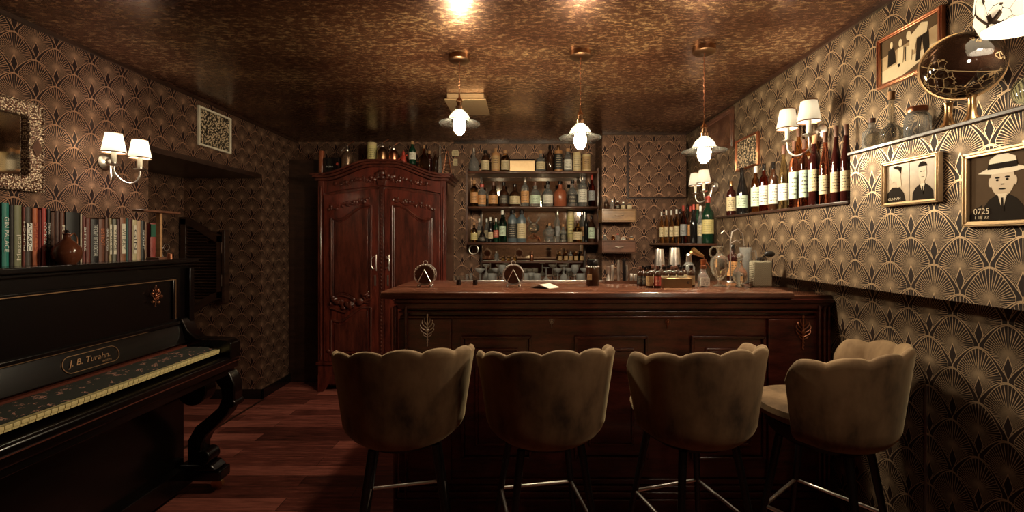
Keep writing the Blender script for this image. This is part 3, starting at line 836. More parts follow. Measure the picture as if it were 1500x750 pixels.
# ================================================================ VELVET STOOLS
def make_stool(label, x, y, rz):
    st = thing('velvet_bar_stool', label, 'bar stool', (x, y, 0), rz, 'scalloped velvet bar stools along the bar')
    if make_stool.first is None:
        NA, NT_ = 96, 16
        A = R(104)
        Z0, Z1 = 0.645, 1.005
        LOB = 7
        def rad(t): return 0.185 + 0.046*(1-(1-min(t/0.20, 1))**2) + 0.044*t
        def lobe(u): return abs(math.sin(PI*u*LOB))
        vs = []; fs = []
        def P(u, t, inner):
            th = (u*2-1)*A
            end = min(u, 1-u)*2*A          # angle from the open end
            e = 1-min(1, end/0.22)
            r = rad(t)
            l = lobe(u)**0.55
            top = Z1 + 0.020*l - 0.062*(abs(u*2-1)**1.6) - 0.05*e*e
            z = Z0 + (top-Z0)*t
            if inner:
                r -= 0.020 + 0.022*l*math.sin(PI*min(1, max(0.0, t)))**0.5*0.9 + 0.008
                z = Z0+0.03 + (top-0.006-Z0-0.03)*t
            else:
                r += 0.006*l*t*t
            x_, y_ = r*1.0*math.sin(th), -r*0.94*math.cos(th)
            return (x_, y_, z)
        rows = []
        # closed cross-section around the shell: outer bottom to top, rounded rim, inner top to bottom
        def section(u):
            s_ = [P(u, k/NT_, False) for k in range(NT_+1)]
            o_ = Vector(P(u, 1, False)); i_ = Vector(P(u, 1, True)); mid = (o_+i_)/2 + Vector((0, 0, 0.016))
            s_[-1] = tuple(o_ + Vector((0, 0, -0.006)))
            s_ += [tuple((o_*0.8+i_*0.2) + Vector((0, 0, 0.010))), tuple(mid), tuple((i_*0.8+o_*0.2) + Vector((0, 0, 0.010)))]
            s_ += [P(u, 1-k/NT_*0.93, True) for k in range(NT_+1)]
            return s_
        secs = [section(0.0005+0.999*i/NA) for i in range(NA+1)]
        L = len(secs[0])
        for s_ in secs: vs += s_
        for i in range(NA):
            for k in range(L):
                kk = (k+1) % L
                fs.append((i*L+k, (i+1)*L+k, (i+1)*L+kk, i*L+kk))
        fs.append(tuple(range(L))); fs.append(tuple(NA*L+k for k in reversed(range(L))))
        mb = MB(); mb.add(vs, fs, True)
        m1 = mb.build('shell_back', M['velvet'], st, sharp=75)
        s2 = m1.modifiers.new('bevel', 'BEVEL'); s2.width = 0.012; s2.segments = 3; s2.limit_method = 'ANGLE'; s2.angle_limit = R(70)
        mb = MB()
        mb.lathe([(0, 0), (0.15, 0.0), (0.192, 0.014), (0.212, 0.045), (0.216, 0.075), (0, 0.075)], (0, 0.02, 0.63), 40)
        mb.build('seat_shell', M['velvetdark'], st)
        mb = MB()
        mb.lathe([(0, 0), (0.195, 0), (0.218, 0.012), (0.225, 0.032), (0.217, 0.052), (0.17, 0.064), (0, 0.068)], (0, 0.05, 0.705), 40)
        mb.build('seat_cushion', M['velvet'], st)
        mb = MB(); mb.lathe([(0, 0), (0.15, 0), (0.15, 0.012), (0, 0.012)], (0, 0.02, 0.617), 24); mb.build('mount_plate', M['black'], st)
        for sx in (-1, 1):
            for sy in (-1, 1):
                lg = MB().tube([(sx*0.118, 0.02+sy*0.118, 0.625), (sx*0.205, 0.02+sy*0.205, 0.0)], [0.016, 0.010], 12).build('leg', M['black'], st)
        t = (0.625-0.33)/0.625; q = 0.118+(0.205-0.118)*t; cyy = 0.02
        c4 = [(-q, cyy-q), (q, cyy-q), (q, cyy+q), (-q, cyy+q)]
        mb = MB()
        for i in range(4):
            p, r_ = c4[i], c4[(i+1) % 4]; mb.tube([(p[0], p[1], 0.33), (r_[0], r_[1], 0.33)], 0.0075, 10)
        mb.build('footrest', M['silver'], st)
        make_stool.first = st
    else:
        for ch in [o_ for o_ in bpy.data.objects if o_.parent == make_stool.first]:
            c = ch.copy(); COL.objects.link(c); c.parent = st
    return st
make_stool.first = None
M['velvetdark'] = plain('dark_velvet', (0.02, 0.014, 0.008), 0.9)
for args in STOOLS: make_stool(*args)

# ================================================================ LAMPS
def pendant(x, y, zrim, label):
    t = thing('pendant_lamp', label, 'pendant lamp', (x, y, zrim), group='ribbed glass pendant lamps over the bar')
    H = CEIL - zrim
    if pendant.first is None:
        MB().lathe([(0, -0.030), (0.052, -0.030), (0.060, -0.024), (0.060, 0.0), (0, 0.0)], (0, 0, 0), 32).build('ceiling_canopy', M['bronze'], t)
        MB().lathe([(0, 0.075), (0.020, 0.077), (0.022, 0.098), (0.014, 0.103), (0.014, 0.122), (0.019, 0.126), (0.017, 0.137), (0.006, 0.150), (0.004, 0.175), (0, 0.176)], (0, 0, 0), 20).build('socket', M['bronze'], t)
        mb = MB()
        wv = lambda r, z, a: r
        prof = [(0.024, 0.080), (0.030, 0.072), (0.046, 0.058), (0.056, 0.040), (0.060, 0.027), (0.070, 0.017), (0.085, 0.011), (0.102, 0.006), (0.115, 0.003)]
        n = 192; vs = []; fs = []
        pr = prof + [(r-0.001, z-0.0035) for r, z in reversed(prof)]
        for r, z in pr:
            for i in range(n):
                a_ = 2*PI*i/n
                dz = (0.0014*math.sin(a_*42)) * min(1, max(0, (r-0.055)/0.03))
                rr = r + (0.0012*math.sin(a_*42) if r > 0.07 else 0)
                vs.append((rr*math.cos(a_), rr*math.sin(a_), z+dz))
        L = len(pr)
        for j in range(L):
            for i in range(n):
                fs.append((j*n+i, j*n+(i+1) % n, ((j+1) % L)*n+(i+1) % n, ((j+1) % L)*n+i))
        mb.add(vs, fs, True); mb.build('glass_shade', M['ribbed'], t, sharp=0)
        MB().lathe([(0, -0.062), (0.012, -0.060), (0.026, -0.046), (0.034, -0.022), (0.034, 0.0), (0.027, 0.030), (0.016, 0.060), (0.014, 0.074), (0, 0.074)], (0, 0, 0), 24).build('bulb', M['bulb'], t)
        mb = MB(); mb.tube([(0.0022*math.cos(q*1.1), 0.0022*math.sin(q*1.1), 0.17+q*0.01) for q in range(60)], 0.0026, 6)
        mb.build('cord', M['copper'], t)
        pendant.first = t
    else:
        for ch in [o_ for o_ in bpy.data.objects if o_.parent == pendant.first]:
            c = ch.copy(); COL.objects.link(c); c.parent = t
    for ch in [o_ for o_ in bpy.data.objects if o_.parent == t]:
        if ch.name.startswith('ceiling_canopy'): ch.location.z = H
        if ch.name.startswith('cord'):
            ch.scale.z = (H-0.03-0.165)/(0.59); ch.location.z = 0.17 - 0.17*ch.scale.z
pendant.first = None
pendant(-0.354, 2.46, 2.078, 'ribbed glass pendant lamp hanging highest, in front of the armoire edge')
pendant(0.32, 2.41, 1.986, 'ribbed glass pendant lamp in the middle, before the bottle shelves')
pendant(0.978, 2.35, 1.90, 'ribbed glass pendant lamp hanging lowest, near the right wall')

def cone_shade(parent, c, r0=0.036, r1=0.054, h=0.108, n=40):
    """open fabric drum narrowing to the top, with its light inside"""
    s = MB().shell([(r1, -h/2), (r0, h/2)], 0.0016, c, n).build('lamp_shade', M['shade'], parent)
    MB().shell([(r1+0.001, -h/2-0.001), (r1+0.0005, -h/2+0.005)], 0.003, c, n).build('shade_border', M['bronze'], s)
    MB().shell([(r0+0.001, h/2-0.004), (r0+0.0008, h/2+0.001)], 0.003, c, n).build('shade_border', M['bronze'], s)
def sconce(loc, face, arms, label, pw):
    """face +1: on the left wall, looking to +X; -1: on the right wall. arms = [(dx out, dy, dz of the shade centre)]"""
    t = thing('wall_sconce', label, 'wall sconce', loc)
    t['group'] = 'double wall sconces with white shades'
    mb = MB()
    RM = Matrix.Rotation(R(90)*face, 4, 'Y')
    mb.lathe([(0, 0), (0.042, 0), (0.045, 0.006), (0.036, 0.014), (0.020, 0.020), (0.014, 0.032), (0, 0.034)], (0, 0, 0), 28, RM)
    mb.build('wall_plate', M['silver'], t)
    for (dx, dy, dz) in arms:
        ex, ey, ez = face*dx, dy, dz-0.125
        pts = []
        p0, p1, p2, p3 = Vector((face*0.03, 0, 0)), Vector((face*0.05, dy*0.2, -0.13)), Vector((ex, ey*1.05, ez-0.12)), Vector((ex, ey, ez))
        for q in range(17):
            u = q/16; pts.append(p0*(1-u)**3 + p1*3*u*(1-u)**2 + p2*3*u*u*(1-u) + p3*u**3)
        ar = MB().tube(pts, 0.0055, 10).build('arm', M['silver'], t)
        MB().lathe([(0, -0.004), (0.010, 0), (0.028, 0.006), (0.030, 0.010), (0.012, 0.012), (0.012, 0.020), (0, 0.020)], (ex, ey, ez), 24).build('drip_pan', M['silver'], ar)
        MB().lathe([(0, 0.014), (0.0115, 0.014), (0.0115, 0.090), (0, 0.090)], (ex, ey, ez), 20).build('candle_sleeve', M['cream'], ar)
        cone_shade(t, (ex, ey, dz))
        lamp('sconce_light', (loc[0]+ex, loc[1]+ey, loc[2]+dz+0.005), pw, 0.014, (1.0, 0.86, 0.68))
    return t
sconce((XL, 2.46, 1.865), 1, [(0.13, -0.085, 0.088), (0.145, 0.06, 0.085)], 'brass double sconce with two white shades, on the left wall above the books', P_SCONCE)
sconce((XR, 2.30, 1.99), -1, [(0.13, 0.09, 0.095), (0.13, -0.09, 0.085)], 'double sconce with white shades on the right wall above the liqueur ledge', P_SCONCE)
sconce((XR, 3.56, 1.865), -1, [(0.13, 0.10, 0.07), (0.13, -0.07, 0.07)], 'farthest double sconce, on the right wall above the corner shelf', P_SCONCE)
# mosaic lamp at the upper right
t = thing('mosaic_lamp', 'white mosaic glass lamp with black leaf veins, upper right corner above the globe', 'lamp', (1.43, 1.24, 2.115))
wv = lambda r, z, a: r*(1+0.025*math.sin(a*7+z*60))
MB().shell([(0.094, -0.082), (0.103, -0.05), (0.106, 0.0), (0.098, 0.05), (0.075, 0.10), (0.045, 0.135), (0.02, 0.15)], 0.003, (0, 0, 0), 64, None, wv).build('glass_shade', M['mosaic'], t)
MB().lathe([(0, 0.148), (0.024, 0.148), (0.026, 0.17), (0.01, 0.19), (0, 0.19)], (0, 0, 0), 20).build('cap', M['bronze'], t)
MB().tube([(0, 0, 0.185), (0.02, 0, 0.22), (0.08, 0, 0.24), (0.148, 0, 0.22)], 0.007, 10).build('arm', M['bronze'], t)
MB().lathe([(0, 0), (0.04, 0), (0.03, 0.012), (0, 0.016)], (0, 0, 0), 24, Matrix.Translation((0.149, 0, 0.21)) @ Matrix.Rotation(R(-90), 4, 'Y')).build('wall_plate', M['bronze'], t)
lamp('mosaic_light', (1.43, 1.24, 2.11), P_MOSAIC, 0.03, (1.0, 0.86, 0.66))
# ceiling vent
t = thing('ceiling_vent', 'small pale metal vent plate on the ceiling behind the left pendant', 'ceiling vent', (-0.40, 3.24, CEIL))
MB().box(-0.13, 0.13, -0.17, 0.17, -0.045, 0).build('housing', M['goldframe'], t, bevel=0.004)
MB().box(-0.145, 0.145, -0.185, 0.185, -0.055, -0.043).build('cover_plate', M['goldframe'], t, bevel=0.002)

# ================================================================ FRAMES
def sepia(name, dark, light, sc=14, thr=(0.4, 0.62)):
    a = NT(name); f = a.noise(a.coord(), sc, 5, 0.6)
    a.set(Base_Color=a.ramp(f, [(thr[0], dark), (thr[1], light)]), Roughness=0.35); return a.mat
M['crowd'] = sepia('old_crowd_print', (0.02, 0.015, 0.01), (0.62, 0.48, 0.32), 75, (0.50, 0.56))
M['sep_l'] = sepia('sepia_light', (0.33, 0.22, 0.12), (0.48, 0.34, 0.20), 10)
M['sep_m'] = plain('sepia_mid', (0.09, 0.055, 0.03), 0.8, Specular_IOR_Level=0.1)
M['sep_d'] = plain('sepia_dark', (0.016, 0.010, 0.006), 0.8, Specular_IOR_Level=0.1)
M['sep_s'] = plain('sepia_skin', (0.50, 0.35, 0.20), 0.4)
M['sep_w'] = plain('sepia_white', (0.66, 0.52, 0.34), 0.4)
def wall_frame(name, X, s, y0, y1, z0, z1, wd, mat, label, cat, pic, depth=0.02, art=None):
    """frame on a wall of constant X; s: direction it faces"""
    t = thing(name, label, cat, (X, (y0+y1)/2, z0))
    hy = (y1-y0)/2; h = z1-z0
    MM = Matrix.Rotation(R(90), 4, 'Z') if s > 0 else Matrix.Rotation(R(-90), 4, 'Z')
    # local: width along u, front towards -y  (like frame_rect)
    mb = MB(); frame_rect(mb, -hy, hy, 0, h, wd, -depth, -0.001)
    frame_rect(mb, -hy+wd*0.25, hy-wd*0.25, wd*0.25, h-wd*0.25, wd*0.3, -depth-0.004, -depth+0.001)
    m2 = MB(); m2.add(mb.v, mb.f, False, MM); m2.build('frame', mat, t, bevel=0.002)
    m3 = MB(); m3.add(MB().box(-hy+wd*0.8, hy-wd*0.8, -depth*0.5, -0.001, wd*0.8, h-wd*0.8).v, MB().box(0, 1, 0, 1, 0, 1).f, False, MM)
    p = m3.build('picture', pic, t)
    if art:
        w_ = hy-wd; hh = h-2*wd
        for k, (mt, polys) in enumerate(art):
            m4 = MB()
            for q_, pl in enumerate(polys):
                m4.prism([(a_[0]*w_, wd+a_[1]*hh) for a_ in pl], -depth*0.5-0.0005*(k+1)-0.00005*q_, -depth*0.5+0.0002, 'y')
            m5 = MB(); m5.add(m4.v, m4.f, False, MM); m5.build('figure_print', mt, p, sharp=0)
    return t
def el(cx, cy, rx, ry, n=20, a0=0, a1=360): return [(cx+rx*math.cos(R(a0+(a1-a0)*i/n)), cy+ry*math.sin(R(a0+(a1-a0)*i/n))) for i in range(n if a1-a0 == 360 else n+1)]
wall_frame('picture_frame', XL+0.001, 1, 3.15, 3.50, 2.115, 2.40, 0.014, M['cream'], 'small pale framed old group photograph high on the left wall', 'picture frame', M['crowd'])
wall_frame('picture_frame', XR-0.001, -1, 2.90, 3.20, 1.925, 2.15, 0.014, M['copper'], 'small copper framed crowd picture on the right wall beyond the sconce', 'picture frame', M['crowd'])
a = NT('brown_panel_print'); f = a.noise(a.coord(), 5, 4)
a.set(Base_Color=a.ramp(f, [(0.4, (0.05, 0.02, 0.012)), (0.6, (0.12, 0.055, 0.03))]), Roughness=0.2)
wall_frame('picture_frame', XR-0.001, -1, 3.25, 3.82, 2.12, 2.42, 0.035, M['shelfwood'], 'dark wooden framed brown panel high in the far right corner', 'picture frame', a.mat)
men = [
    (M['sep_w'], [[(-1, 0), (1, 0), (1, 0.42), (-1, 0.30)]]),
    (M['sep_m'], [[(-1, 0.0), (-0.2, 0.02), (1, 0.30), (1, 0.22), (0.2, -0.0), (-1, -0.0)], [(-1, .62), (1, .78), (1, 1), (-1, 1)]]),
    (M['sep_d'], [[(-0.75, 0.35), (-0.45, 0.38), (-0.5, 0.75), (-0.72, 0.72)], [(0.55, 0.2), (0.70, 0.2), (0.66, 0.75), (0.45, 0.7)], [(0.25, 0.2), (0.38, 0.2), (0.45, 0.7), (0.30, 0.68)], [(-0.10, .3), (0.02, .3), (0.0, .62), (-0.12, .62)], el(-.33, .36, .05, .12)]),
    (M['sep_w'], [[(-0.38, 0.32), (-0.18, 0.30), (-0.16, 0.66), (-0.36, 0.68)], el(-0.27, 0.77, 0.06, 0.09), [(0.05, 0.55), (0.22, 0.45), (0.30, 0.70), (0.62, 0.72), (0.66, 0.92), (0.45, 0.98), (0.2, 0.86), (0.05, 0.80)], el(0.02, 0.84, 0.08, 0.10), el(-0.6, .82, .05, .08), [(-.07, .3), (.12, .27), (.14, .6), (-.06, .62)]]),
]
wall_frame('picture_frame', XR-0.001, -1, 1.625, 1.925, 2.083, 2.30, 0.017, M['copper'], 'copper framed old photograph of bending men, above the glass globe', 'picture frame', M['sep_l'], art=men)
def bust(cx, s, hat=False):
    return dict(
        suit=[(cx-0.40*s, 0), (cx-0.38*s, 0.20), (cx-0.26*s, 0.32), (cx-0.09*s, 0.40), (cx+0.09*s, 0.40), (cx+0.26*s, 0.32), (cx+0.38*s, 0.20), (cx+0.40*s, 0)],
        shirt=[(cx-0.09*s, 0.40), (cx, 0.14), (cx+0.09*s, 0.40)], tie=[(cx-0.02*s, 0.34), (cx-0.03*s, 0.14), (cx+0.03*s, 0.14), (cx+0.02*s, 0.34)],
        neck=[(cx-0.07*s, 0.36), (cx+0.07*s, 0.36), (cx+0.07*s, 0.52), (cx-0.07*s, 0.52)])
b1 = bust(0.48, 1.0)
prof = [(-0.62, 0.38), (-0.60, 0.52), (-0.52, 0.55), (-0.40, 0.53), (-0.36, 0.60), (-0.34, 0.66), (-0.36, 0.70), (-0.37, 0.78), (-0.40, 0.86), (-0.5, 0.92), (-0.66, 0.90), (-0.76, 0.78), (-0.76, 0.62), (-0.80, 0.40)]
prof = [(-1.14-p[0]-0.0, p[1]) for p in prof]   # looks to the left print
prof = [(p[0], p[1]) for p in prof]
mug = [
    (M['sep_d'], [b1['suit'], [(-0.98, 0), (-0.95, 0.26), (-0.74, 0.40), (-0.42, 0.38), (-0.25, 0.22), (-0.18, 0)], [(-0.04, 0), (-0.03, 0), (-0.03, 1), (-0.04, 1)]]),
    (M['sep_s'], [b1['neck'], el(0.48, 0.68, 0.155, 0.24), prof]),
    (M['sep_w'], [b1['shirt']]),
    (M['sep_d'], [b1['tie'], el(0.48, 0.80, 0.16, 0.14, 20, 10, 170), [(0.40, .69), (.45, .69), (.45, .705), (.40, .705)], [(0.51, .69), (.56, .69), (.56, .705), (.51, .705)], [(0.44, .555), (.52, .555), (.52, .57), (.44, .57)],
                  [(-0.38, 0.74), (-0.36, 0.90), (-0.50, 0.95), (-0.70, 0.93), (-0.62, 0.88), (-0.46, 0.84)]]),
]
tf = wall_frame('picture_frame', XA-0.005, -1, 1.507, 1.747, 1.555, 1.73, 0.014, M['goldframe'], 'gold framed sepia print of two busts, profile and front, on the right wall', 'picture frame', M['sep_l'], art=mug)
pa = [c for c in bpy.data.objects if c.parent == tf and c.name.startswith('picture')][0]
def wtext(tx, size, y, z, par, fit):
    o = text_mesh(tx, size, M['sep_w'], (0, -1, 0), (0, 0, 1), (XA-0.005-0.0135, y, z), None, fit=fit)
    o.parent = par; o.location = tuple(-v for v in par.parent.location); return o
wtext('GUNMAN', 0.014, 1.693, 1.582, pa, 0.055)
hatb = bust(0.0, 1.5)
big = [
    (M['sep_d'], [hatb['suit'], [(-1, 0.0), (-0.7, 0), (-.6, .25), (-0.8, .2), (-1, .1)]]),
    (M['sep_s'], [hatb['neck'], el(0, 0.60, 0.34, 0.25), el(-0.35, .58, .05, .07), el(0.35, .58, .05, .07)]),
    (M['sep_w'], [hatb['shirt'], [(-0.72, 0.735), (-0.3, 0.70), (0.3, 0.70), (0.72, 0.735), (0.40, 0.80), (-0.40, 0.80)], [(-0.42, 0.78), (-0.36, 0.93), (-0.15, 0.985), (0.15, 0.985), (0.36, 0.93), (0.42, 0.78)]]),
    (M['sep_d'], [hatb['tie'], [(-0.43, 0.775), (0.43, 0.775), (0.40, 0.86), (-0.40, 0.86)], el(-0.14, 0.64, 0.07, 0.014), el(0.14, 0.64, 0.07, 0.014), el(-0.14, 0.605, 0.035, 0.016), el(0.14, 0.605, 0.035, 0.016), el(0, 0.47, 0.10, 0.012), [(-0.03, .53), (.04, .53), (.05, .545), (-.04, .545)]]),
]
tf = wall_frame('picture_frame', XA-0.005, -1, 1.20, 1.428, 1.465, 1.702, 0.017, M['goldframe'], 'large gold framed portrait of a man in a light hat, at the right edge', 'picture frame', M['sep_m'], art=big)
pa = [c for c in bpy.data.objects if c.parent == tf and c.name.startswith('picture')][0]
wtext('0725', 0.026, 1.372, 1.512, pa, 0.046)
wtext('1 18 32', 0.012, 1.372, 1.493, pa, 0.040)

# ornate mirror on the left wall
a = NT('carved_silver_leaf'); vo = a.n('ShaderNodeTexVoronoi', feature='F1'); vo.inputs['Scale'].default_value = 130; a.l(a.coord(), vo.inputs['Vector'])
nn = a.noise(a.coord(), 90, 3)
k = a.m('ADD', vo.outputs['Distance'], a.m('MULTIPLY', nn, 0.5))
a.set(Base_Color=a.ramp(k, [(0.50, (0.95, 0.76, 0.56)), (0.80, (0.12, 0.05, 0.03))]), Metallic=0.5, Roughness=0.35)
a.bump(a.m('SUBTRACT', 1.0, k), 0.8, 0.004)
M['ornate'] = a.mat
t = thing('wall_mirror', 'square mirror in an ornate silvered frame on the left wall', 'mirror', (XL+0.001, 1.85, 1.655))
MM = Matrix.Rotation(R(90), 4, 'Z')
mb = MB(); frame_rect(mb, -0.272, 0.272, 0, 0.42, 0.07, -0.028, 0)
m2 = MB().add(mb.v, mb.f, False, MM)
for e in (0.006, 0.066):   # beading
    x0, x1, z0, z1 = -0.272+e, 0.272-e, e, 0.42-e
    per = []
    nn_ = 40
    for i in range(nn_): per.append((x0+(x1-x0)*i/nn_, z0)); per.append((x0+(x1-x0)*i/nn_, z1))
    for i in range(32): per.append((x0, z0+(z1-z0)*i/32)); per.append((x1, z0+(z1-z0)*i/32))
    for p in per: m2.ball(MM @ Vector((p[0], -0.030, p[1])), 0.0052, 8, 4)
m2.build('ornate_frame', M['ornate'], t)
m3 = MB()
m3.add(MB().box(-0.205, 0.205, -0.012, -0.002, 0.068, 0.352).v, MB().box(0, 1, 0, 1, 0, 1).f, False, MM); m3.build('mirror_glass', M['mirror'], t)
m4 = MB()
for (cx_, cz_) in ((0.238, 0.21), (0, 0.386), (0, 0.035)):
    pts = [(cx_-0.022, cz_), (cx_, cz_-0.045), (cx_+0.022, cz_), (cx_, cz_+0.045)] if cx_ else [(cx_-0.05, cz_), (cx_, cz_-0.018), (cx_+0.05, cz_), (cx_, cz_+0.018)]
    q = MB().prism(pts, -0.0315, -0.02, 'y'); m4.add(q.v, q.f, False, MM)
for k_, m_ in enumerate([m4]): m_.build('dark_lozenge', M['drawerred'], t)

# ================================================================ BOOKS AND THINGS ON THE PIANO
ZP = 1.32
BX = -2.05       # spines
BOOKS = [ # px0, px1, top y, colour, text, text colour, label
 (2.5, 13, 297, (0.02, 0.20, 0.16), 'GIN PALACE', 'w', 'tall teal book reading GIN PALACE at the left end of the row'),
 (13.5, 20.5, 300, (0.02, 0.015, 0.013), '', '', 'plain black book between the teal and the olive book'),
 (21, 31.5, 301, (0.20, 0.20, 0.11), 'Mezcal', 'c', 'olive green book reading Mezcal on its spine'),
 (32, 36.5, 303, (0.16, 0.03, 0.02), 'PUNCH', 'c', 'thin red-brown book right of the olive Mezcal book'),
 (37, 46.5, 303, (0.05, 0.03, 0.02), 'AMARO', 'b', 'dark brown book with AMARO in black on a white band'),
 (47.5, 55, 305, (0.50, 0.13, 0.05), 'SPIRITS', 'r', 'orange book in the left group on the piano'),
 (55.5, 60.5, 307, (0.12, 0.012, 0.012), '', '', 'dark red book between the orange and the bright red book'),
 (61, 68, 305, (0.40, 0.045, 0.035), 'COCKTAILS', 'w', 'bright red book in the left group on the piano'),
 (68.5, 73.5, 306, (0.012, 0.012, 0.012), 'The Art of the Bar', 'w', 'thin black book with white lettering beside the bright red book'),
 (74, 80.5, 311, (0.09, 0.035, 0.02), '', '', 'dark brown book leaning shoulder to shoulder left of the jug'),
 (81, 87.5, 309, (0.06, 0.02, 0.015), '', '', 'worn maroon-brown book just left of the jug'),
 (88, 94.5, 311, (0.14, 0.05, 0.03), 'RUM', 'c', 'mid brown book half behind the left side of the jug'),
 (96, 116, 311, (0.008, 0.007, 0.007), '', '', 'very thick black book standing behind the jug'),
 (117, 120, 314, (0.55, 0.45, 0.35), '', '', 'very thin pale book right of the thick black book'),
 (120.5, 125.5, 316, (0.15, 0.025, 0.02), 'BITTERS', 'w', 'dark red book with white letters right of the jug'),
 (126, 132.5, 320, (0.14, 0.03, 0.02), '', '', 'plain brick-red book in the middle of the row'),
 (133, 143.5, 321, (0.012, 0.010, 0.010), 'THE CRAFT OF THE COCKTAIL', 'w', 'wide black book with a white title, left of the brown BISTROT book'),
 (144.5, 153.5, 321, (0.14, 0.05, 0.03), 'BISTROT', 'o', 'wide brown book reading BISTROT on its spine'),
 (154, 158.5, 319, (0.10, 0.045, 0.03), 'BAR LOGS', 'w', 'narrow brown book right of the BISTROT book'),
 (159, 163.5, 320, (0.38, 0.28, 0.15), 'CLASSICS', 'k', 'tan book left of the white paper-backed one'),
 (164.5, 170.5, 321, (0.14, 0.13, 0.10), 'VINTAGE', 'k', 'dark grey book with a long white spine label'),
 (171, 175.5, 321, (0.07, 0.012, 0.012), '', '', 'narrow oxblood book right of the white-labelled one'),
 (176, 184, 319, (0.24, 0.10, 0.05), 'WHISKY', 'k', 'orange-brown book with a tall cream spine label'),
 (184.5, 187.5, 320, (0.03, 0.09, 0.09), '', '', 'very thin teal book in the right half of the row'),
 (188, 193, 321, (0.08, 0.02, 0.025), '', '', 'maroon book right of the thin teal one'),
 (194, 200, 322, (0.52, 0.44, 0.26), 'GIN', 'k', 'cream book fourth from the right end'),
 (200.5, 206, 323, (0.50, 0.32, 0.20), '', '', 'pale peach book beside a black one near the right end'),
 (206.5, 211.5, 323, (0.012, 0.012, 0.012), 'NIGHT', 'w', 'black book near the right end below the wooden stand plank'),
 (212, 216, 325, (0.35, 0.20, 0.12), '', '', 'narrow tan book near the wooden stand'),
 (220, 228, 327, (0.30, 0.06, 0.05), '', '', 'last book on the right, red below and dark green above'),
]
tcol = {'w': M['white'], 'c': M['cream'], 'b': M['blackgloss'], 'r': plain('red_ink', (0.35, 0.04, 0.02)), 'o': plain('orange_ink', (0.6, 0.2, 0.1)), 'k': plain('dark_ink', (0.03, 0.02, 0.015))}
M['pages'] = plain('paper_pages', (0.45, 0.36, 0.24), 0.9)
def ypx(x, X): return 640*X/(x-765)
for i, (a_, b_, tp, col, tx, tc, lab) in enumerate(BOOKS):
    y0 = ypx(a_, BX); y1 = ypx(b_, BX); ym = (y0+y1)/2
    z1 = 1.42-(tp-353)*ym/640; h = z1-ZP
    y1 -= 0.0012
    t = thing('book', lab, 'book', (BX, ym, ZP), group='books standing on the piano')
    hw = (y1-y0)/2; dp = 0.15+0.03*((i*7) % 5)/5
    cv = plain('cover_%d' % i, col, 0.5)
    mb = MB(); c = 0.0022
    mb.box(-dp, 0, -hw, -hw+c, 0, h).box(-dp, 0, hw-c, hw, 0, h)
    n = 8; arc = [(0.0+0.004*math.cos(PI*(q/n-0.5)), -hw+2*hw*q/n) for q in range(n+1)]
    mb.prism([(p[0], p[1]) for p in arc] + [(-0.003, hw), (-0.003, -hw)], 0, h, 'z')
    mb.build('cover', cv, t)
    if hw > c*1.2: MB().box(-dp+0.004, -0.0035, -hw+c, hw-c, 0.004, h-0.004).build('pages', M['pages'], t)
    if tx:
        up = tx in ('Mezcal', 'PUNCH')
        X_, Y_ = ((0, 0, 1), (0, -1, 0)) if up else ((0, 0, -1), (0, 1, 0))
        big = {'AMARO': 0.5, 'Mezcal': 0.42, 'GIN PALACE': 0.55, 'BISTROT': 0.4, 'THE CRAFT OF THE COCKTAIL': 0.75}.get(tx, 0.5)
        zc_ = {'Mezcal': 0.30, 'AMARO': 0.48, 'BISTROT': 0.58}.get(tx, 0.5)*h
        if tx == 'AMARO': MB().box(0.0025, 0.0046, -hw*0.9, hw*0.9, h*0.24, h*0.72).build('white_band', M['white'], t)
        if tc == 'k': MB().box(0.0025, 0.0044, -hw*0.7, hw*0.7, h*0.16, h*0.86).build('spine_label', M['cream'], t)
        o = text_mesh(tx, 2*hw*0.9, tcol[tc], X_, Y_, (0.0050, 0, zc_), None, fit=h*big)
        o.parent = t
    if i == 29: MB().box(-0.1, 0.0046, -hw*0.99, hw*0.99, h*0.62, h*0.97).build('green_band', plain('green_cloth', (0.02, 0.10, 0.06)), t)

def solid(name, mb, mat, loc, label, cat, group=None, **kw):
    o = mb.build(name, mat, loc=loc, **kw); return tag(o, label, cat, group)
# copper jug
t = thing('glazed_jug', 'round brown glazed jug with a thin handle in front of the books', 'jug', (-1.985, 1.905, ZP))
a = plain('brown_glaze', (0.10, 0.03, 0.015), 0.12)
MB().lathe([(0, 0), (0.030, 0), (0.044, 0.018), (0.051, 0.045), (0.047, 0.070), (0.030, 0.092), (0.014, 0.106), (0.011, 0.125), (0.015, 0.131), (0.012, 0.133), (0.008, 0.12), (0, 0.12)], (0, 0, 0), 36).build('body', a, t)
MB().tube([(0, 0.012, 0.122), (0, 0.030, 0.135), (0, 0.043, 0.115), (0, 0.044, 0.085)], 0.0028, 8).build('handle', M['copper'], t)
MB().lathe([(0, 0.118), (0.010, 0.12), (0.009, 0.135), (0.004, 0.148), (0, 0.15)], (0, 0, 0), 16).build('stopper', M['blackgloss'], t)
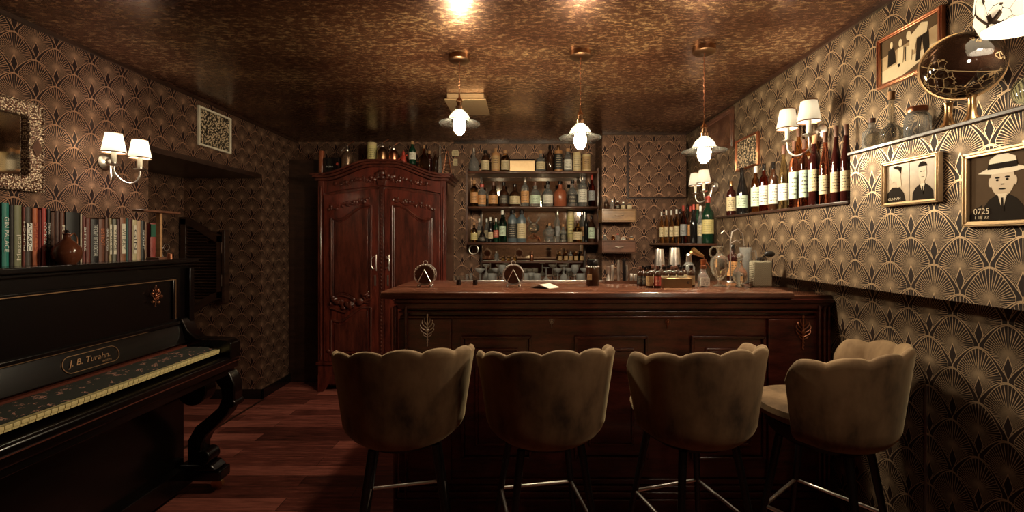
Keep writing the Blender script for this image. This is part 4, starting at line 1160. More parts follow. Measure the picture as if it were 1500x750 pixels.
# wooden T stand
t = thing('wooden_stand', 'T shaped wooden stand with a long plank on top beside the books', 'wooden stand', (-1.985, ypx(233, -1.985), ZP))
MB().box(-0.035, 0.035, -0.042, 0.014, 0.0, 0.012).build('base', M['drawerred'], t, bevel=0.002)
MB().box(-0.012, 0.012, -0.008, 0.008, 0.012, 0.252).build('post', M['lightwood'], t, bevel=0.001)
mb = MB(); mb.box(-0.032, 0.032, -0.132, 0.112, 0.252, 0.265); mb.build('plank', M['copperwood'] if 'copperwood' in M else M['drawerred'], t, bevel=0.004)
y_ = ypx(244, -1.985)
mb = MB()
for q in (0,): mb.tube([(0, 0.020*math.cos(R(a_)), 0.065+0.018*math.sin(R(a_))) for a_ in range(0, 360, 15)], 0.0016, 6, closed=True)
mb.tube([(0, -0.020, 0.065), (0.002, -0.035, 0.055), (0, -0.028, 0.02), (0, -0.01, 0.002)], 0.0014, 6); mb.tube([(0, 0.0, 0.047), (0, 0.004, 0.02), (0, 0.0, 0.001)], 0.0014, 6)
solid('wire_ring', mb, M['silver'], (-1.985, y_, ZP), 'thin silver wire ring standing right of the wooden stand', 'ring')
solid('wooden_peg', MB().lathe([(0, 0), (0.014, 0), (0.014, 0.028), (0.012, 0.030), (0, 0.030)], (0, 0, 0), 16), M['copper'], (-1.99, ypx(249, -1.99), ZP), 'tiny copper cylinder at the right end of the piano top', 'peg')

# ================================================================ BOTTLES
GL = {
 'amber': glass('amber_spirit', (0.62, 0.24, 0.05), 0.03), 'gold': glass('golden_spirit', (0.85, 0.52, 0.16), 0.03),
 'brown': plain('dark_brown_bottle', (0.035, 0.013, 0.006), 0.08), 'black': plain('black_bottle', (0.008, 0.007, 0.007), 0.08),
 'green': plain('dark_green_bottle', (0.006, 0.030, 0.016), 0.07), 'teal': glass('teal_glass', (0.10, 0.55, 0.45), 0.05),
 'clear': M['clear'], 'red': glass('red_spirit', (0.55, 0.07, 0.035), 0.03), 'rose': glass('rose_spirit', (0.80, 0.30, 0.20), 0.03),
 'tan': plain('tan_tin', (0.42, 0.20, 0.08), 0.4), 'cream': plain('cream_tin', (0.62, 0.48, 0.26), 0.4), 'rust': plain('rust_flask', (0.30, 0.085, 0.04), 0.2),
 'wine': plain('wine_dark', (0.030, 0.006, 0.005), 0.06), 'blue': plain('grey_blue', (0.10, 0.13, 0.15), 0.3), 'pale': glass('pale_yellow_wine', (0.90, 0.78, 0.45), 0.03),
 'silver': M['silver'], 'copper': M['copper'],
}
LB = {'cream': label_mat('cream', (0.62, 0.50, 0.30)), 'white': label_mat('white', (0.74, 0.70, 0.60)), 'orange': label_mat('orange', (0.60, 0.30, 0.12)), 'black': label_mat('black', (0.02, 0.018, 0.016), (0.5, 0.42, 0.3)),
      'tan': label_mat('tan', (0.45, 0.28, 0.13)), 'mint': label_mat('mint', (0.55, 0.68, 0.52)), 'red': label_mat('red', (0.40, 0.06, 0.04), (0.7, 0.6, 0.4)), 'yellow': label_mat('yellow', (0.62, 0.52, 0.22)), 'grey': label_mat('grey', (0.30, 0.30, 0.30))}
CP = {'black': M['blackgloss'], 'red': plain('red_cap', (0.42, 0.05, 0.03), 0.4), 'cork': plain('cork', (0.42, 0.22, 0.10), 0.8), 'gold': M['brass'], 'white': M['white'], 'brown': plain('brown_wax', (0.12, 0.05, 0.03), 0.4), 'silver': M['silver'], 'clear': M['clear'], 'copper': M['copper']}
# profiles: (radius share, height share); label band (z0, z1); neck radius
PROF = {
 'wine':  ([(0.93, 0), (1, 0.015), (1, 0.58), (0.93, 0.65), (0.60, 0.72), (0.36, 0.78), (0.34, 0.97)], (0.20, 0.50), 0.34),
 'slope': ([(0.93, 0), (1, 0.02), (1, 0.45), (0.88, 0.56), (0.60, 0.68), (0.38, 0.80), (0.33, 0.97)], (0.14, 0.40), 0.33),
 'spirit': ([(0.92, 0), (1, 0.02), (1, 0.62), (0.94, 0.69), (0.60, 0.74), (0.38, 0.78), (0.34, 0.97)], (0.14, 0.54), 0.34),
 'squat': ([(0.90, 0), (1, 0.03), (1, 0.48), (0.92, 0.58), (0.60, 0.66), (0.34, 0.71), (0.30, 0.97)], (0.12, 0.46), 0.30),
 'round': ([(0.50, 0), (0.80, 0.04), (0.98, 0.18), (1, 0.28), (0.92, 0.42), (0.62, 0.56), (0.30, 0.64), (0.24, 0.97)], (0.16, 0.38), 0.24),
 'bell':  ([(1, 0), (1, 0.05), (0.92, 0.30), (0.75, 0.48), (0.45, 0.60), (0.26, 0.68), (0.22, 0.97)], (0.08, 0.32), 0.22),
 'canister': ([(0.97, 0), (1, 0.01), (1, 0.78), (0.97, 0.80), (0.40, 0.81), (0.34, 0.84), (0.30, 0.97)], (0.10, 0.68), 0.30),
 'tall':  ([(0.90, 0), (1, 0.02), (1, 0.68), (0.85, 0.76), (0.48, 0.82), (0.42, 0.97)], (0.12, 0.58), 0.42),
 'tincan': ([(0.97, 0), (1, 0.01), (1, 0.98), (0.96, 1.0)], (0.15, 0.85), 0.5),
 'small': ([(0.92, 0), (1, 0.03), (1, 0.60), (0.85, 0.70), (0.45, 0.76), (0.42, 0.97)], (0.10, 0.52), 0.42),
}
_bc = {}
def bottle(loc, r, h, typ, gm, lm, cm, label, group, cat='bottle', ang=0.0, nm='bottle'):
    t = thing(nm, label, cat, loc, ang, group)
    key = (typ, round(r, 3), round(h, 2))
    prof, (l0, l1), nk = PROF[typ]
    r_, h_ = key[1], key[2]
    if key not in _bc:
        a_ = MB().lathe([(0, 0)] + [(p[0]*r_, p[1]*h_) for p in prof] + [(0, prof[-1][1]*h_)], (0, 0, 0), 24)
        b_ = MB()
        z0, z1 = l0*h_, l1*h_
        vs = []; n = 14
        if typ in ('round', 'bell'): rr = lambda z: _interp(prof, z/h_)*r_
        else: rr = lambda z: r_
        m = 5
        for j in range(m+1):
            z = z0+(z1-z0)*j/m
            for i in range(n+1):
                a2 = -PI/2 + R(150)*(i/n-0.5)
                q = rr(z)+0.0009
                vs.append((q*math.cos(a2), q*math.sin(a2), z))
        fs = [(j*(n+1)+i, j*(n+1)+i+1, (j+1)*(n+1)+i+1, (j+1)*(n+1)+i) for j in range(m) for i in range(n)]
        b_.add(vs, fs, True)
        c_ = MB().lathe([(0, 0.86*h_), (nk*r_*1.18, 0.86*h_), (nk*r_*1.22, 0.99*h_), (nk*r_*1.05, h_), (0, h_)], (0, 0, 0), 16)
        _bc[key] = (a_, b_, c_, {})
    a_, b_, c_, cache = _bc[key]
    def inst(part, mbx, mat, nm_):
        k_ = (part, mat.name)
        if k_ not in cache:
            o = mbx.build(nm_, mat, t); cache[k_] = o.data
        else:
            o = bpy.data.objects.new(nm_, cache[k_]); COL.objects.link(o); o.parent = t
        return o
    inst('b', a_, GL[gm] if isinstance(gm, str) else gm, 'body')
    if lm: inst('l', b_, LB[lm], 'label')
    if cm and typ != 'tincan': inst('c', c_, CP[cm], 'cap')
    return t
def _interp(prof, z):
    for (r0, z0), (r1, z1) in zip(prof, prof[1:]):
        if z0 <= z <= z1: return r0+(r1-r0)*(z-z0)/max(1e-6, z1-z0)
    return prof[-1][0]
ORD = ['first', 'second', 'third', 'fourth', 'fifth', 'sixth', 'seventh', 'eighth', 'ninth', 'tenth', 'eleventh', 'twelfth', 'thirteenth', 'fourteenth', 'fifteenth', 'sixteenth', 'seventeenth', 'eighteenth', 'nineteenth', 'twentieth', 'twenty-first']
def row(specs, Y, zb, where, group, y0=0.0):
    """specs: centre x, width, top y in the photograph, type, glass, label, cap, words[, dy]"""
    specs = sorted(specs, key=lambda s: s[0])
    for i, s in enumerate(specs):
        dy = s[8] if len(s) > 8 else 0
        Yb = Y+dy; k = 640/Yb
        x = (s[0]-765)/k; r = s[1]/2/k; zt = 1.42-(s[2]-353)/k; h = min(zt-zb, 0.318 if zb in (1.763, 1.408) else 9)
        ang = math.atan2(-x, Yb)*-1*-1
        bottle((x, Yb, zb), r, h, s[3], s[4], s[5], s[6], '%s, %s from the left %s' % (s[7], ORD[i], where), group, cat='tin' if s[3] == 'tincan' else 'bottle', ang=ang, nm='tin' if s[3] == 'tincan' else 'bottle')
row([
 (694, 15, 218, 'round', 'clear', None, 'silver', 'round clear decanter bottle'),
 (711, 12, 220, 'small', 'brown', 'cream', 'black', 'dark bottle with round cream label'),
 (726, 12.5, 217, 'canister', 'tan', 'tan', 'cork', 'tan cylindrical bottle'),
 (740, 12, 221, 'small', 'gold', 'cream', 'cork', 'golden bottle with cream label'),
 (792, 14, 221, 'squat', 'clear', 'cream', 'cork', 'clear bottle with picture label'),
 (805.5, 10, 213, 'wine', 'brown', None, 'black', 'slim dark bottle'),
 (818, 12, 213, 'canister', 'tan', 'black', 'gold', 'tan bottle with slanting black band'),
 (832, 12, 217, 'small', 'clear', 'white', 'cork', 'clear bottle with black and white label'),
 (845, 11.5, 224, 'tincan', 'cream', 'cream', None, 'cream round canister'),
 (859, 12, 227, 'tincan', 'cream', 'tan', None, 'plain tan round canister'),
], 4.40, 2.111, 'on the top shelf', 'bottles on the top bar shelf')
row([
 (694.5, 11, 264, 'spirit', 'gold', 'orange', 'cork', 'golden bottle with orange label'),
 (706, 12, 269, 'small', 'clear', 'orange', 'red', 'clear bottle with pinkish cap'),
 (722.5, 14, 267, 'squat', 'brown', 'orange', 'brown', 'dark squat bottle with round orange label'),
 (738, 14.5, 267, 'squat', 'brown', 'black', 'black', 'dark shouldered bottle'),
 (754, 15.5, 270, 'squat', 'brown', 'cream', 'black', 'brown pot-bellied bottle with cream label'),
 (769, 12, 261, 'spirit', 'clear', 'orange', 'silver', 'tall faceted bottle with orange label'),
 (784, 15.5, 267, 'squat', 'clear', 'mint', 'brown', 'clear bottle with mint label'),
 (802.5, 15, 265, 'squat', 'clear', 'white', 'black', 'clear squat bottle with blueish label'),
 (820.5, 18.5, 265, 'squat', 'rust', None, 'black', 'wide rust-red flask'),
 (838.5, 14.5, 264, 'squat', 'clear', 'black', 'black', 'clear squat bottle with black arch label'),
 (853.5, 13, 256, 'spirit', 'clear', 'white', 'silver', 'tall clear bottle with silvery print'),
 (867, 9, 255, 'wine', 'red', 'grey', 'red', 'slim red and dark bottle'),
], 4.40, 1.763, 'on the middle shelf', 'bottles on the middle bar shelf')
row([
 (694.5, 10, 325, 'squat', 'gold', 'yellow', 'cork', 'small golden bottle with oval label'),
 (702, 6, 320, 'wine', 'clear', 'cream', 'white', 'slim clear bottle standing behind', 0.12),
 (706.5, 11, 331, 'bell', 'black', 'black', 'black', 'black bell-shaped bottle'),
 (713, 7, 320, 'wine', 'clear', 'cream', 'white', 'slim white-capped bottle standing behind', 0.11),
 (718.5, 7.2, 318, 'slope', 'black', 'cream', 'white', 'slim black white-topped bottle'),
 (726.5, 7.5, 320, 'wine', 'green', 'red', 'white', 'green bottle with red picture label'),
 (736, 9.8, 308, 'wine', 'teal', 'mint', 'white', 'teal glass bottle'),
 (750.5, 14, 308, 'tall', 'blue', 'black', 'black', 'square-shouldered grey bottle with black label'),
 (764, 13.5, 308, 'tall', 'blue', 'cream', 'black', 'grey bottle with cream striped label'),
 (817, 7, 308, 'wine', 'clear', 'grey', 'silver', 'slim clear bottle with pale cap', 0.06),
 (825, 9.5, 328, 'squat', 'clear', 'black', 'cork', 'small clear bottle with black label'),
 (836, 10, 306, 'tincan', 'cream', 'yellow', None, 'tall yellow tube standing behind', 0.135),
 (846, 14, 323, 'squat', 'gold', 'cream', 'brown', 'golden bottle with large cream label'),
 (854, 6.5, 308, 'wine', 'clear', 'orange', 'black', 'slim bottle with orange label standing behind', 0.12),
 (858.5, 6.5, 311, 'wine', 'black', None, 'black', 'slim black bottle', 0.03),
 (866.5, 9, 316, 'spirit', 'brown', 'mint', 'black', 'dark bottle with big pale green label'),
], 4.38, 1.408, 'on the lowest shelf', 'bottles on the lowest bar shelf')
# gilt box on the top shelf
bx = thing('gift_box', 'long shallow gilt box lying on the top shelf between bottles', 'box', ((765-765)/145.5, 4.42, 2.111))
k = 640/4.4
MB().box(-0.126, 0.126, -0.06, 0.06, 0, 0.112).build('box', M['goldframe'], bx, bevel=0.003)
MB().box(-0.130, 0.130, -0.064, 0.064, 0.112, 0.128).build('lid', M['blackgloss'], bx, bevel=0.002)
# shark-like glass decanter ball and glass skull
t = thing('glass_ball_decanter', 'round clear decanter with curled horns on a wooden cradle, lowest bar shelf', 'decanter', px(782, 0, 4.38).xy.to_3d() + Vector((0, 0, 1.408)))
MB().ball((0, 0, 0.145), 0.056, 24, 16).build('ball', M['clearwarm'], t)
mb = MB()
for s in (-1, 1): mb.tube([(s*0.02, 0, 0.19), (s*0.045, 0, 0.225), (s*0.06, 0, 0.24), (s*0.045, 0, 0.25)], 0.007, 10)
mb.build('horns', M['clear'], t)
mb = MB()
for s in (-1, 1): mb.tube([(s*0.066, 0, 0.007), (s*0.05, 0, 0.05), (s*0.02, 0, 0.06), (0, 0, 0.10)], 0.007, 8)
mb.tube([(-0.055, -0.0, 0.04), (0.055, 0, 0.04)], 0.005, 8); mb.build('cradle', M['copper'], t)
t = thing('glass_skull_bottle', 'clear glass skull shaped bottle with cork on the lowest bar shelf', 'bottle', px(805, 0, 4.38).xy.to_3d() + Vector((0, 0, 1.408)))
mb = MB(); mb.ball((0, 0, 0.095), (0.052, 0.055, 0.052), 24, 16); mb.lathe([(0, 0), (0.036, 0), (0.040, 0.01), (0.036, 0.06), (0, 0.06)], (0, 0, 0), 20); mb.lathe([(0.016, 0.14), (0.014, 0.17), (0, 0.17)], (0, 0, 0), 16)
for s in (-1, 1): mb.ball((s*0.019, -0.045, 0.088), (0.013, 0.012, 0.012), 10, 8)
for q in range(5): mb.ball((-0.02+q*0.01, -0.036, 0.036), (0.005, 0.006, 0.010), 8, 6)
mb.build('skull', M['clear'], t); MB().lathe([(0, 0.165), (0.015, 0.165), (0.013, 0.19), (0, 0.19)], (0, 0, 0), 14).build('cork', CP['cork'], t)

# ---- on top of the armoire
ZA = lambda x: arch(x, AX0-0.055, AX1+0.055, 2.055, 2.185)
def atop(pxc, w, top, typ, gm, lm, cm, lab, Y=4.30, cat='bottle', nm='bottle'):
    k = 640/Y; x = (pxc-765)/k; r = w/2/k
    zb = max(ZA(x-r), ZA(x+r), ZA(x)) + 0.001; zt = 1.42-(top-353)/k
    return bottle((x, Y, zb), r, zt-zb, typ, gm, lm, cm, lab, 'bottles and siphons on top of the armoire', cat=cat, nm=nm, ang=math.atan2(-x, Y))
atop(471, 8, 221, 'tincan', 'rust', None, None, 'dark rust canister at the left end of the armoire top', cat='canister', nm='canister')
atop(545, 14, 210, 'tincan', 'cream', 'yellow', None, 'yellow tin with a picture at the left of the armoire crest', cat='tin', nm='tin')
atop(604, 10.5, 206, 'wine', 'green', 'white', 'cork', 'dark green bottle with white label on the armoire', 4.26)
atop(621, 15, 213, 'bell', 'amber', None, 'cork', 'bulbous amber bottle with tall cork on the armoire')
atop(629, 10, 221, 'wine', 'wine', None, 'cork', 'cork-capped dark bottle right of the bulbous amber one', 4.44)
atop(638, 8, 221, 'wine', 'brown', None, 'brown', 'slim brown bottle left of the wire tower on the armoire', 4.40)
atop(644.5, 6, 213, 'bell', 'clear', None, 'clear', 'clear narrow-necked bottle beside the wire tower on the armoire')
# black round tin box
t = thing('black_tin', 'black round-cornered tin with small white lettering on the armoire left', 'tin', px(488, 0, 4.3).xy.to_3d() + Vector((0, 0, 2.084)))
zt = 2.056
MB().prism([(0.085*math.copysign(abs(math.cos(2*PI*i/32))**0.5, math.cos(2*PI*i/32)), 0.045*math.copysign(abs(math.sin(2*PI*i/32))**0.5, math.sin(2*PI*i/32))) for i in range(32)], 0, 0.15, 'z').build('box', M['blackgloss'], t)
mb = MB(); mb.lathe([(0, 0), (0.014, 0), (0.014, 0.002), (0, 0.002)], (0, 0, 0), 20, Matrix.Translation((0.062, -0.047, 0.085)) @ Matrix.Rotation(R(90), 4, 'X'))
mb.build('red_seal', CP['red'], t)
o = text_mesh('EXTRA', 0.02, M['white'], (1, 0, 0), (0, 0, 1), (-0.015, -0.0465, 0.06), None, fit=0.07); o.parent = t
# soda siphons
def siphon(pxc, w, top, gm, lab, Y=4.27):
    k = 640/Y; x = (pxc-765)/k; r = w/2/k; zb = max(ZA(x-r), ZA(x+r), ZA(x)) + 0.001; h = 1.42-(top-353)/k - zb
    t = thing('soda_siphon', lab, 'soda siphon', (x, Y, zb), group='soda siphons on top of the armoire')
    MB().lathe([(0, 0), (r*0.85, 0), (r, h*0.06), (r, h*0.40), (r*0.9, h*0.52), (r*0.5, h*0.62), (r*0.3, h*0.66), (0, h*0.66)], (0, 0, 0), 28).build('body', gm, t)
    mb = MB()
    if gm is M['mesh']:
        pass
    mb.lathe([(r*0.32, h*0.64), (r*0.38, h*0.70), (r*0.26, h*0.74), (r*0.18, h*0.86), (0, h*0.87)], (0, 0, 0), 16)
    mb.tube([(0, 0, h*0.80), (-r*0.5, 0, h*0.78), (-r*0.95, 0, h*0.66)], 0.0045, 8)
    mb.build('head', M['silver'], t)
    MB().tube([(0, 0, h*0.82), (r*0.6, 0, h*0.93), (r*1.2, 0, h*1.0)], 0.006, 8).build('lever', M['copper'], t)
a = NT('siphon_mesh'); sp = a.n('ShaderNodeSeparateXYZ'); a.l(a.coord('Generated'), sp.inputs[0])
s1 = a.m('SINE', a.m('MULTIPLY', a.m('ADD', sp.outputs[0], sp.outputs[2]), 70)); s2 = a.m('SINE', a.m('MULTIPLY', a.m('SUBTRACT', sp.outputs[0], sp.outputs[2]), 70))
g_ = a.m('GREATER_THAN', a.m('MAXIMUM', s1, s2), 0.6)
a.set(Base_Color=a.mix(g_, (0.05, 0.02, 0.012), (0.45, 0.30, 0.20)), Metallic=a.m('MULTIPLY', g_, 0.8), Roughness=0.3); M['mesh'] = a.mat
siphon(508.5, 17, 207, M['mesh'], 'mesh covered soda siphon, leftmost on the armoire')
siphon(560, 16, 204, M['bronze'], 'brown soda siphon with raised lever on the armoire crest')
siphon(576.5, 13, 209, M['copper'], 'copper coloured siphon right of the armoire crest')
solid('red_figurine', MB().lathe([(0, 0), (0.028, 0), (0.030, 0.01), (0.022, 0.06), (0.014, 0.075), (0.017, 0.088), (0.010, 0.105), (0, 0.125)], (0, 0, 0), 20).tube([(-0.02, 0, 0.05), (-0.05, 0, 0.03)], 0.006, 6).tube([(0.02, 0, 0.07), (0.045, 0, 0.078)], 0.006, 6),
      CP['red'], (px(591, 0, 4.25).x, 4.25, ZA(px(591, 0, 4.25).x+0.0)+0.004), 'small red figurine with spread arms on the armoire', 'figurine')
mb = MB()
for s in (-1, 1):
    for d in (-1, 1): mb.tube([(s*0.045, d*0.03, 0), (s*0.008, d*0.008, 0.235)], 0.0028, 6)
for q in range(6):
    z = 0.02+q*0.034; f = 1-z/0.26
    mb.tube([(-0.045*f, -0.03*f, z), (0.045*f, -0.03*f, z), (0.045*f, 0.03*f, z), (-0.045*f, 0.03*f, z)], 0.0025, 6, closed=True)
mb.ball((0, 0, 0.24), 0.012, 10, 8)
solid('wire_tower', mb, M['copper'], (px(655, 0, 4.3).x, 4.3, 2.062), 'tapering copper wire tower on the right end of the armoire', 'wire tower')
t = thing('hanging_tag', 'cream shield and tag plates mounted beside the armoire top right', 'sign', (px(666, 0, 4.53).x, YL-0.004, 2.25))
MB().prism([(-0.035+0, 0.06), (0.035, 0.06), (0.038, 0.10), (0.025, 0.125), (-0.025, 0.125), (-0.038, 0.10)], -0.012, 0, 'y').build('upper_plate', LB['cream'], t)
MB().prism([(-0.02, -0.04), (0.022, -0.04), (0.022, 0.03), (-0.02, 0.03)], -0.012, 0, 'y').build('lower_plate', LB['cream'], t)
MB().tube([(0, -0.008, 0.06), (0, -0.008, 0.03)], 0.003, 6).build('link', M['copper'], t)

# ---- small bottles on the wall drawers
Z1_, Z2_ = ZD1+0.001, ZD2+0.001
row([(888, 6.5, 291, 'small', 'brown', None, 'black', 'tiny brown bottle'), (897, 5.5, 292, 'small', 'clear', None, 'silver', 'tiny clear bottle'),
     (905, 5.5, 294, 'small', 'brown', 'black', 'silver', 'tiny dark bottle with silver cap'), (913, 6, 296, 'small', 'clear', 'cream', 'silver', 'tiny pale bottle'), (922, 7, 296, 'small', 'clear', 'cream', 'cork', 'tiny squat jar with cork')],
    4.08, Z1_, 'on the upper drawer box', 'miniatures on the upper drawer box')
row([(886, 5.5, 344, 'small', 'clear', None, 'white', 'tiny white-capped vial'), (898, 5.5, 344, 'small', 'amber', None, 'cork', 'tiny amber vial'), (905, 6, 343, 'small', 'clear', None, 'red', 'tiny red-capped vial'),
     (913, 6.5, 347, 'small', 'clear', 'white', 'white', 'tiny low white jar'), (925, 6, 345, 'small', 'clear', 'orange', 'white', 'tiny orange-labelled vial')],
    4.08, Z2_, 'on the lower drawer box', 'miniatures on the lower drawer box')

# ---- corner shelf
row([(969, 5.5, 310, 'wine', 'gold', 'cream', 'white', 'slim cream-labelled bottle', 0.02), (976, 5.8, 309, 'wine', 'gold', 'cream', 'white', 'slim cream-labelled bottle'),
     (983.5, 6.2, 308, 'wine', 'gold', 'cream', 'white', 'slim cream-labelled bottle'), (991, 7, 307, 'wine', 'gold', 'cream', 'white', 'cream-labelled bottle'),
     (996, 7, 306, 'wine', 'brown', 'tan', 'black', 'brown bottle half hidden behind', 0.10), (1001, 9, 302, 'wine', 'red', 'grey', 'red', 'red-capped dark bottle', -0.04),
     (1007, 8, 300, 'wine', 'black', 'grey', 'black', 'black-capped bottle standing behind', 0.06), (1012, 9, 302, 'wine', 'brown', 'orange', 'red', 'red-capped brown bottle with orange label', -0.12)],
    4.02, 1.401, 'on the corner shelf', 'bottles on the corner shelf')
row([(1016, 10, 299, 'slope', 'black', None, 'red', 'front black bottle with red cap'), (1022, 9, 300, 'wine', 'green', 'mint', 'cork', 'green bottle half hidden behind', 0.12),
     (1026, 8, 302, 'wine', 'clear', 'cream', 'white', 'clear bottle with tall pale label', -0.06)], 3.70, 1.401, 'in the corner shelf front group', 'bottles at the front of the corner shelf')
bottle((px(1037, 0, 3.52).x, 3.52, 1.401), 0.046, 0.375, 'wine', 'green', 'yellow', 'red', 'big green bottle with red cap and yellow label on the corner shelf', 'bottles at the front of the corner shelf', ang=-0.45)

# ---- ledge bottles along the right wall (each at its own depth on the ledge)
LEDGE = [ # px centre, width px, top, type, glass, label, cap, words, X
 (1071, 14, 265, 'spirit', 'wine', 'cream', 'gold', 'dark bottle with gold cap'),
 (1087, 18, 246, 'slope', 'black', 'mint', 'black', 'big black bottle with oval mint label'),
 (1107, 14, 243, 'spirit', 'amber', 'mint', 'white', 'amber bottle with white cap'),
 (1119, 14, 241, 'spirit', 'red', 'white', 'black', 'red bottle with pale picture label'),
 (1133, 15, 238, 'spirit', 'brown', 'white', 'black', 'dark bottle with illustrated white label'),
 (1148, 16, 214, 'slope', 'pale', 'white', 'brown', 'pale wine bottle with plain white label'),
 (1163, 14, 205, 'spirit', 'rose', 'mint', 'brown', 'rosy bottle with oval label'),
 (1178, 15, 204, 'spirit', 'rose', 'mint', 'brown', 'rosy red bottle with round label'),
 (1193, 17, 198, 'wine', 'wine', 'cream', 'cork', 'dark red bottle with cream label'),
 (1209, 18, 193, 'slope', 'rose', 'cream', 'brown', 'rose bottle with cream label and brown cap'),
 (1225, 16, 186, 'slope', 'wine', 'cream', 'brown', 'near-black bottle with narrow cream label'),
 (1240, 17, 181, 'slope', 'wine', 'cream', 'brown', 'near-black bottle with wide cream label'),
]
for i, s in enumerate(LEDGE):
    X = 1.505
    Y = 640*X/(s[0]-765); k = 640/Y
    r = min(0.036, s[1]/2/k/1.12); h = (1.42-(s[2]-353)/k) - 1.60
    bottle((X, Y, 1.601), r, min(h, 0.37), s[3], s[4], s[5], s[6], '%s, %s from the left on the right ledge' % (s[7], ORD[i]), 'bottles on the lower right wall ledge', ang=math.atan2(-X, Y))
# a few standing behind, up against the wall on the lower ledge are seen above the others
for (x_, top, gm, cm, lab) in ((1170, 183, 'amber', 'brown', 'amber round-shouldered bottle below the right sconce, upper step'), (1187, 176, 'amber', 'brown', 'second amber bottle below the right sconce, upper step')):
    X = 1.549; Y = 640*X/(x_-765); k = 640/Y
    bottle((X, Y, 1.601), 0.021, 1.42-(top-353)/k-1.60, 'tall', gm, 'cream', cm, lab, 'bottles on the lower right wall ledge', ang=math.atan2(-X, Y))
bottle((1.525, 1.905, 1.814), 0.036, 0.135, 'squat', 'clear', None, 'brown', 'low clear bottle with brown cap at the start of the upper ledge', 'bottles on the upper right ledge')

# ---- upper ledge: flasks, jar, globe, bowl
ZU = 1.814
t = thing('round_flask', 'round glass flask with a long straight neck on the upper ledge', 'flask', (1.50, 1.775, ZU))
MB().lathe([(0, 0), (0.015, 0.001), (0.034, 0.018), (0.040, 0.038), (0.034, 0.060), (0.014, 0.078), (0.010, 0.09), (0.0095, 0.20), (0.011, 0.205), (0, 0.205)], (0, 0, 0), 28).build('flask', M['clearwarm'], t)
MB().lathe([(0, 0.18), (0.012, 0.18), (0.012, 0.212), (0, 0.212)], (0, 0, 0), 16).build('stopper', CP['cork'], t)
t = thing('round_flask', 'second round glass flask lying low behind the long-necked one, upper ledge', 'flask', (1.50, 1.862, ZU))
MB().ball((0, 0, 0.036), 0.036, 24, 14).build('flask', M['clearwarm'], t)
t = thing('glass_jar', 'ribbed glass jar with a copper screw lid on the upper ledge', 'jar', (1.515, 1.675, ZU))
MB().lathe([(0, 0), (0.034, 0), (0.040, 0.008), (0.040, 0.075), (0.034, 0.090), (0.029, 0.094), (0.029, 0.104), (0, 0.104)], (0, 0, 0), 48, None, lambda r, z, a: r*(1+0.02*math.sin(a*16))).build('jar', M['clear'], t)
MB().lathe([(0, 0.100), (0.031, 0.100), (0.032, 0.104), (0.032, 0.116), (0.030, 0.119), (0, 0.119)], (0, 0, 0), 32).build('lid', M['copper'], t)
# terrestrial globe bar: dark glass sphere with gold continents
a = NT('dark_globe'); n1 = a.noise(a.coord('Object'), 7.0, 5, 0.55)
li = a.m('LESS_THAN', a.m('ABSOLUTE', a.m('SUBTRACT', n1, 0.53)), 0.005)
n2 = a.n('ShaderNodeTexVoronoi', feature='DISTANCE_TO_EDGE'); n2.inputs['Scale'].default_value = 34; a.l(a.coord('Object'), n2.inputs['Vector'])
brd = a.m('MULTIPLY', a.m('LESS_THAN', n2.outputs['Distance'], 0.03), a.m('GREATER_THAN', n1, 0.533))
sp = a.n('ShaderNodeSeparateXYZ'); a.l(a.coord('Object'), sp.inputs[0])
eq = a.m('LESS_THAN', a.m('ABSOLUTE', sp.outputs[2]), 0.0013)
tr = a.m('LESS_THAN', a.m('ABSOLUTE', a.m('SUBTRACT', sp.outputs[2], -0.055)), 0.001)
gg = a.m('MAXIMUM', a.m('MAXIMUM', li, brd), a.m('MAXIMUM', eq, tr))
a.set(Base_Color=a.mix(gg, (0.016, 0.007, 0.004), (0.72, 0.52, 0.28)), Metallic=a.m('MULTIPLY', gg, 0.6), Roughness=0.07, Coat_Weight=1.0, Coat_Roughness=0.03)
t = thing('globe', 'dark glossy world globe with gold continents in a brass ring, on the upper ledge', 'globe', (1.462, 1.455, ZU))
g = MB().ball((0, 0, 0), 0.107, 64, 40).build('sphere', a.mat, t); g.location = (0, 0, 0.187); g.rotation_euler = (R(20), R(-22), R(40))
mb = MB(); mb.shell([(0.1125, -0.004), (0.1125, 0.004)], 0.006, (0, 0, 0), 64)
for q in range(1): pass
rg = mb.build('meridian_ring', M['brass'], t); rg.location = (0, 0, 0.187); rg.rotation_euler = (R(90), 0, R(-28))
for (dy) in (0.065, -0.015):
    MB().lathe([(0, 0), (0.024, 0), (0.024, 0.004), (0.014, 0.02), (0.010, 0.05), (0.010, 0.075), (0.013, 0.085), (0, 0.085)], (0.02, dy, 0), 20).build('foot', M['brass'], t)
o = MB().lathe([(0, 0), (0.03, 0.001), (0.060, 0.018), (0.068, 0.045), (0.060, 0.072), (0.038, 0.088), (0.036, 0.094), (0, 0.094)], (0, 0, 0), 40).build('glass_bowl', M['palegreen'], loc=(1.50, 1.255, ZU))
tag(o, 'pale green round glass bowl beside the globe at the right edge', 'glass bowl')

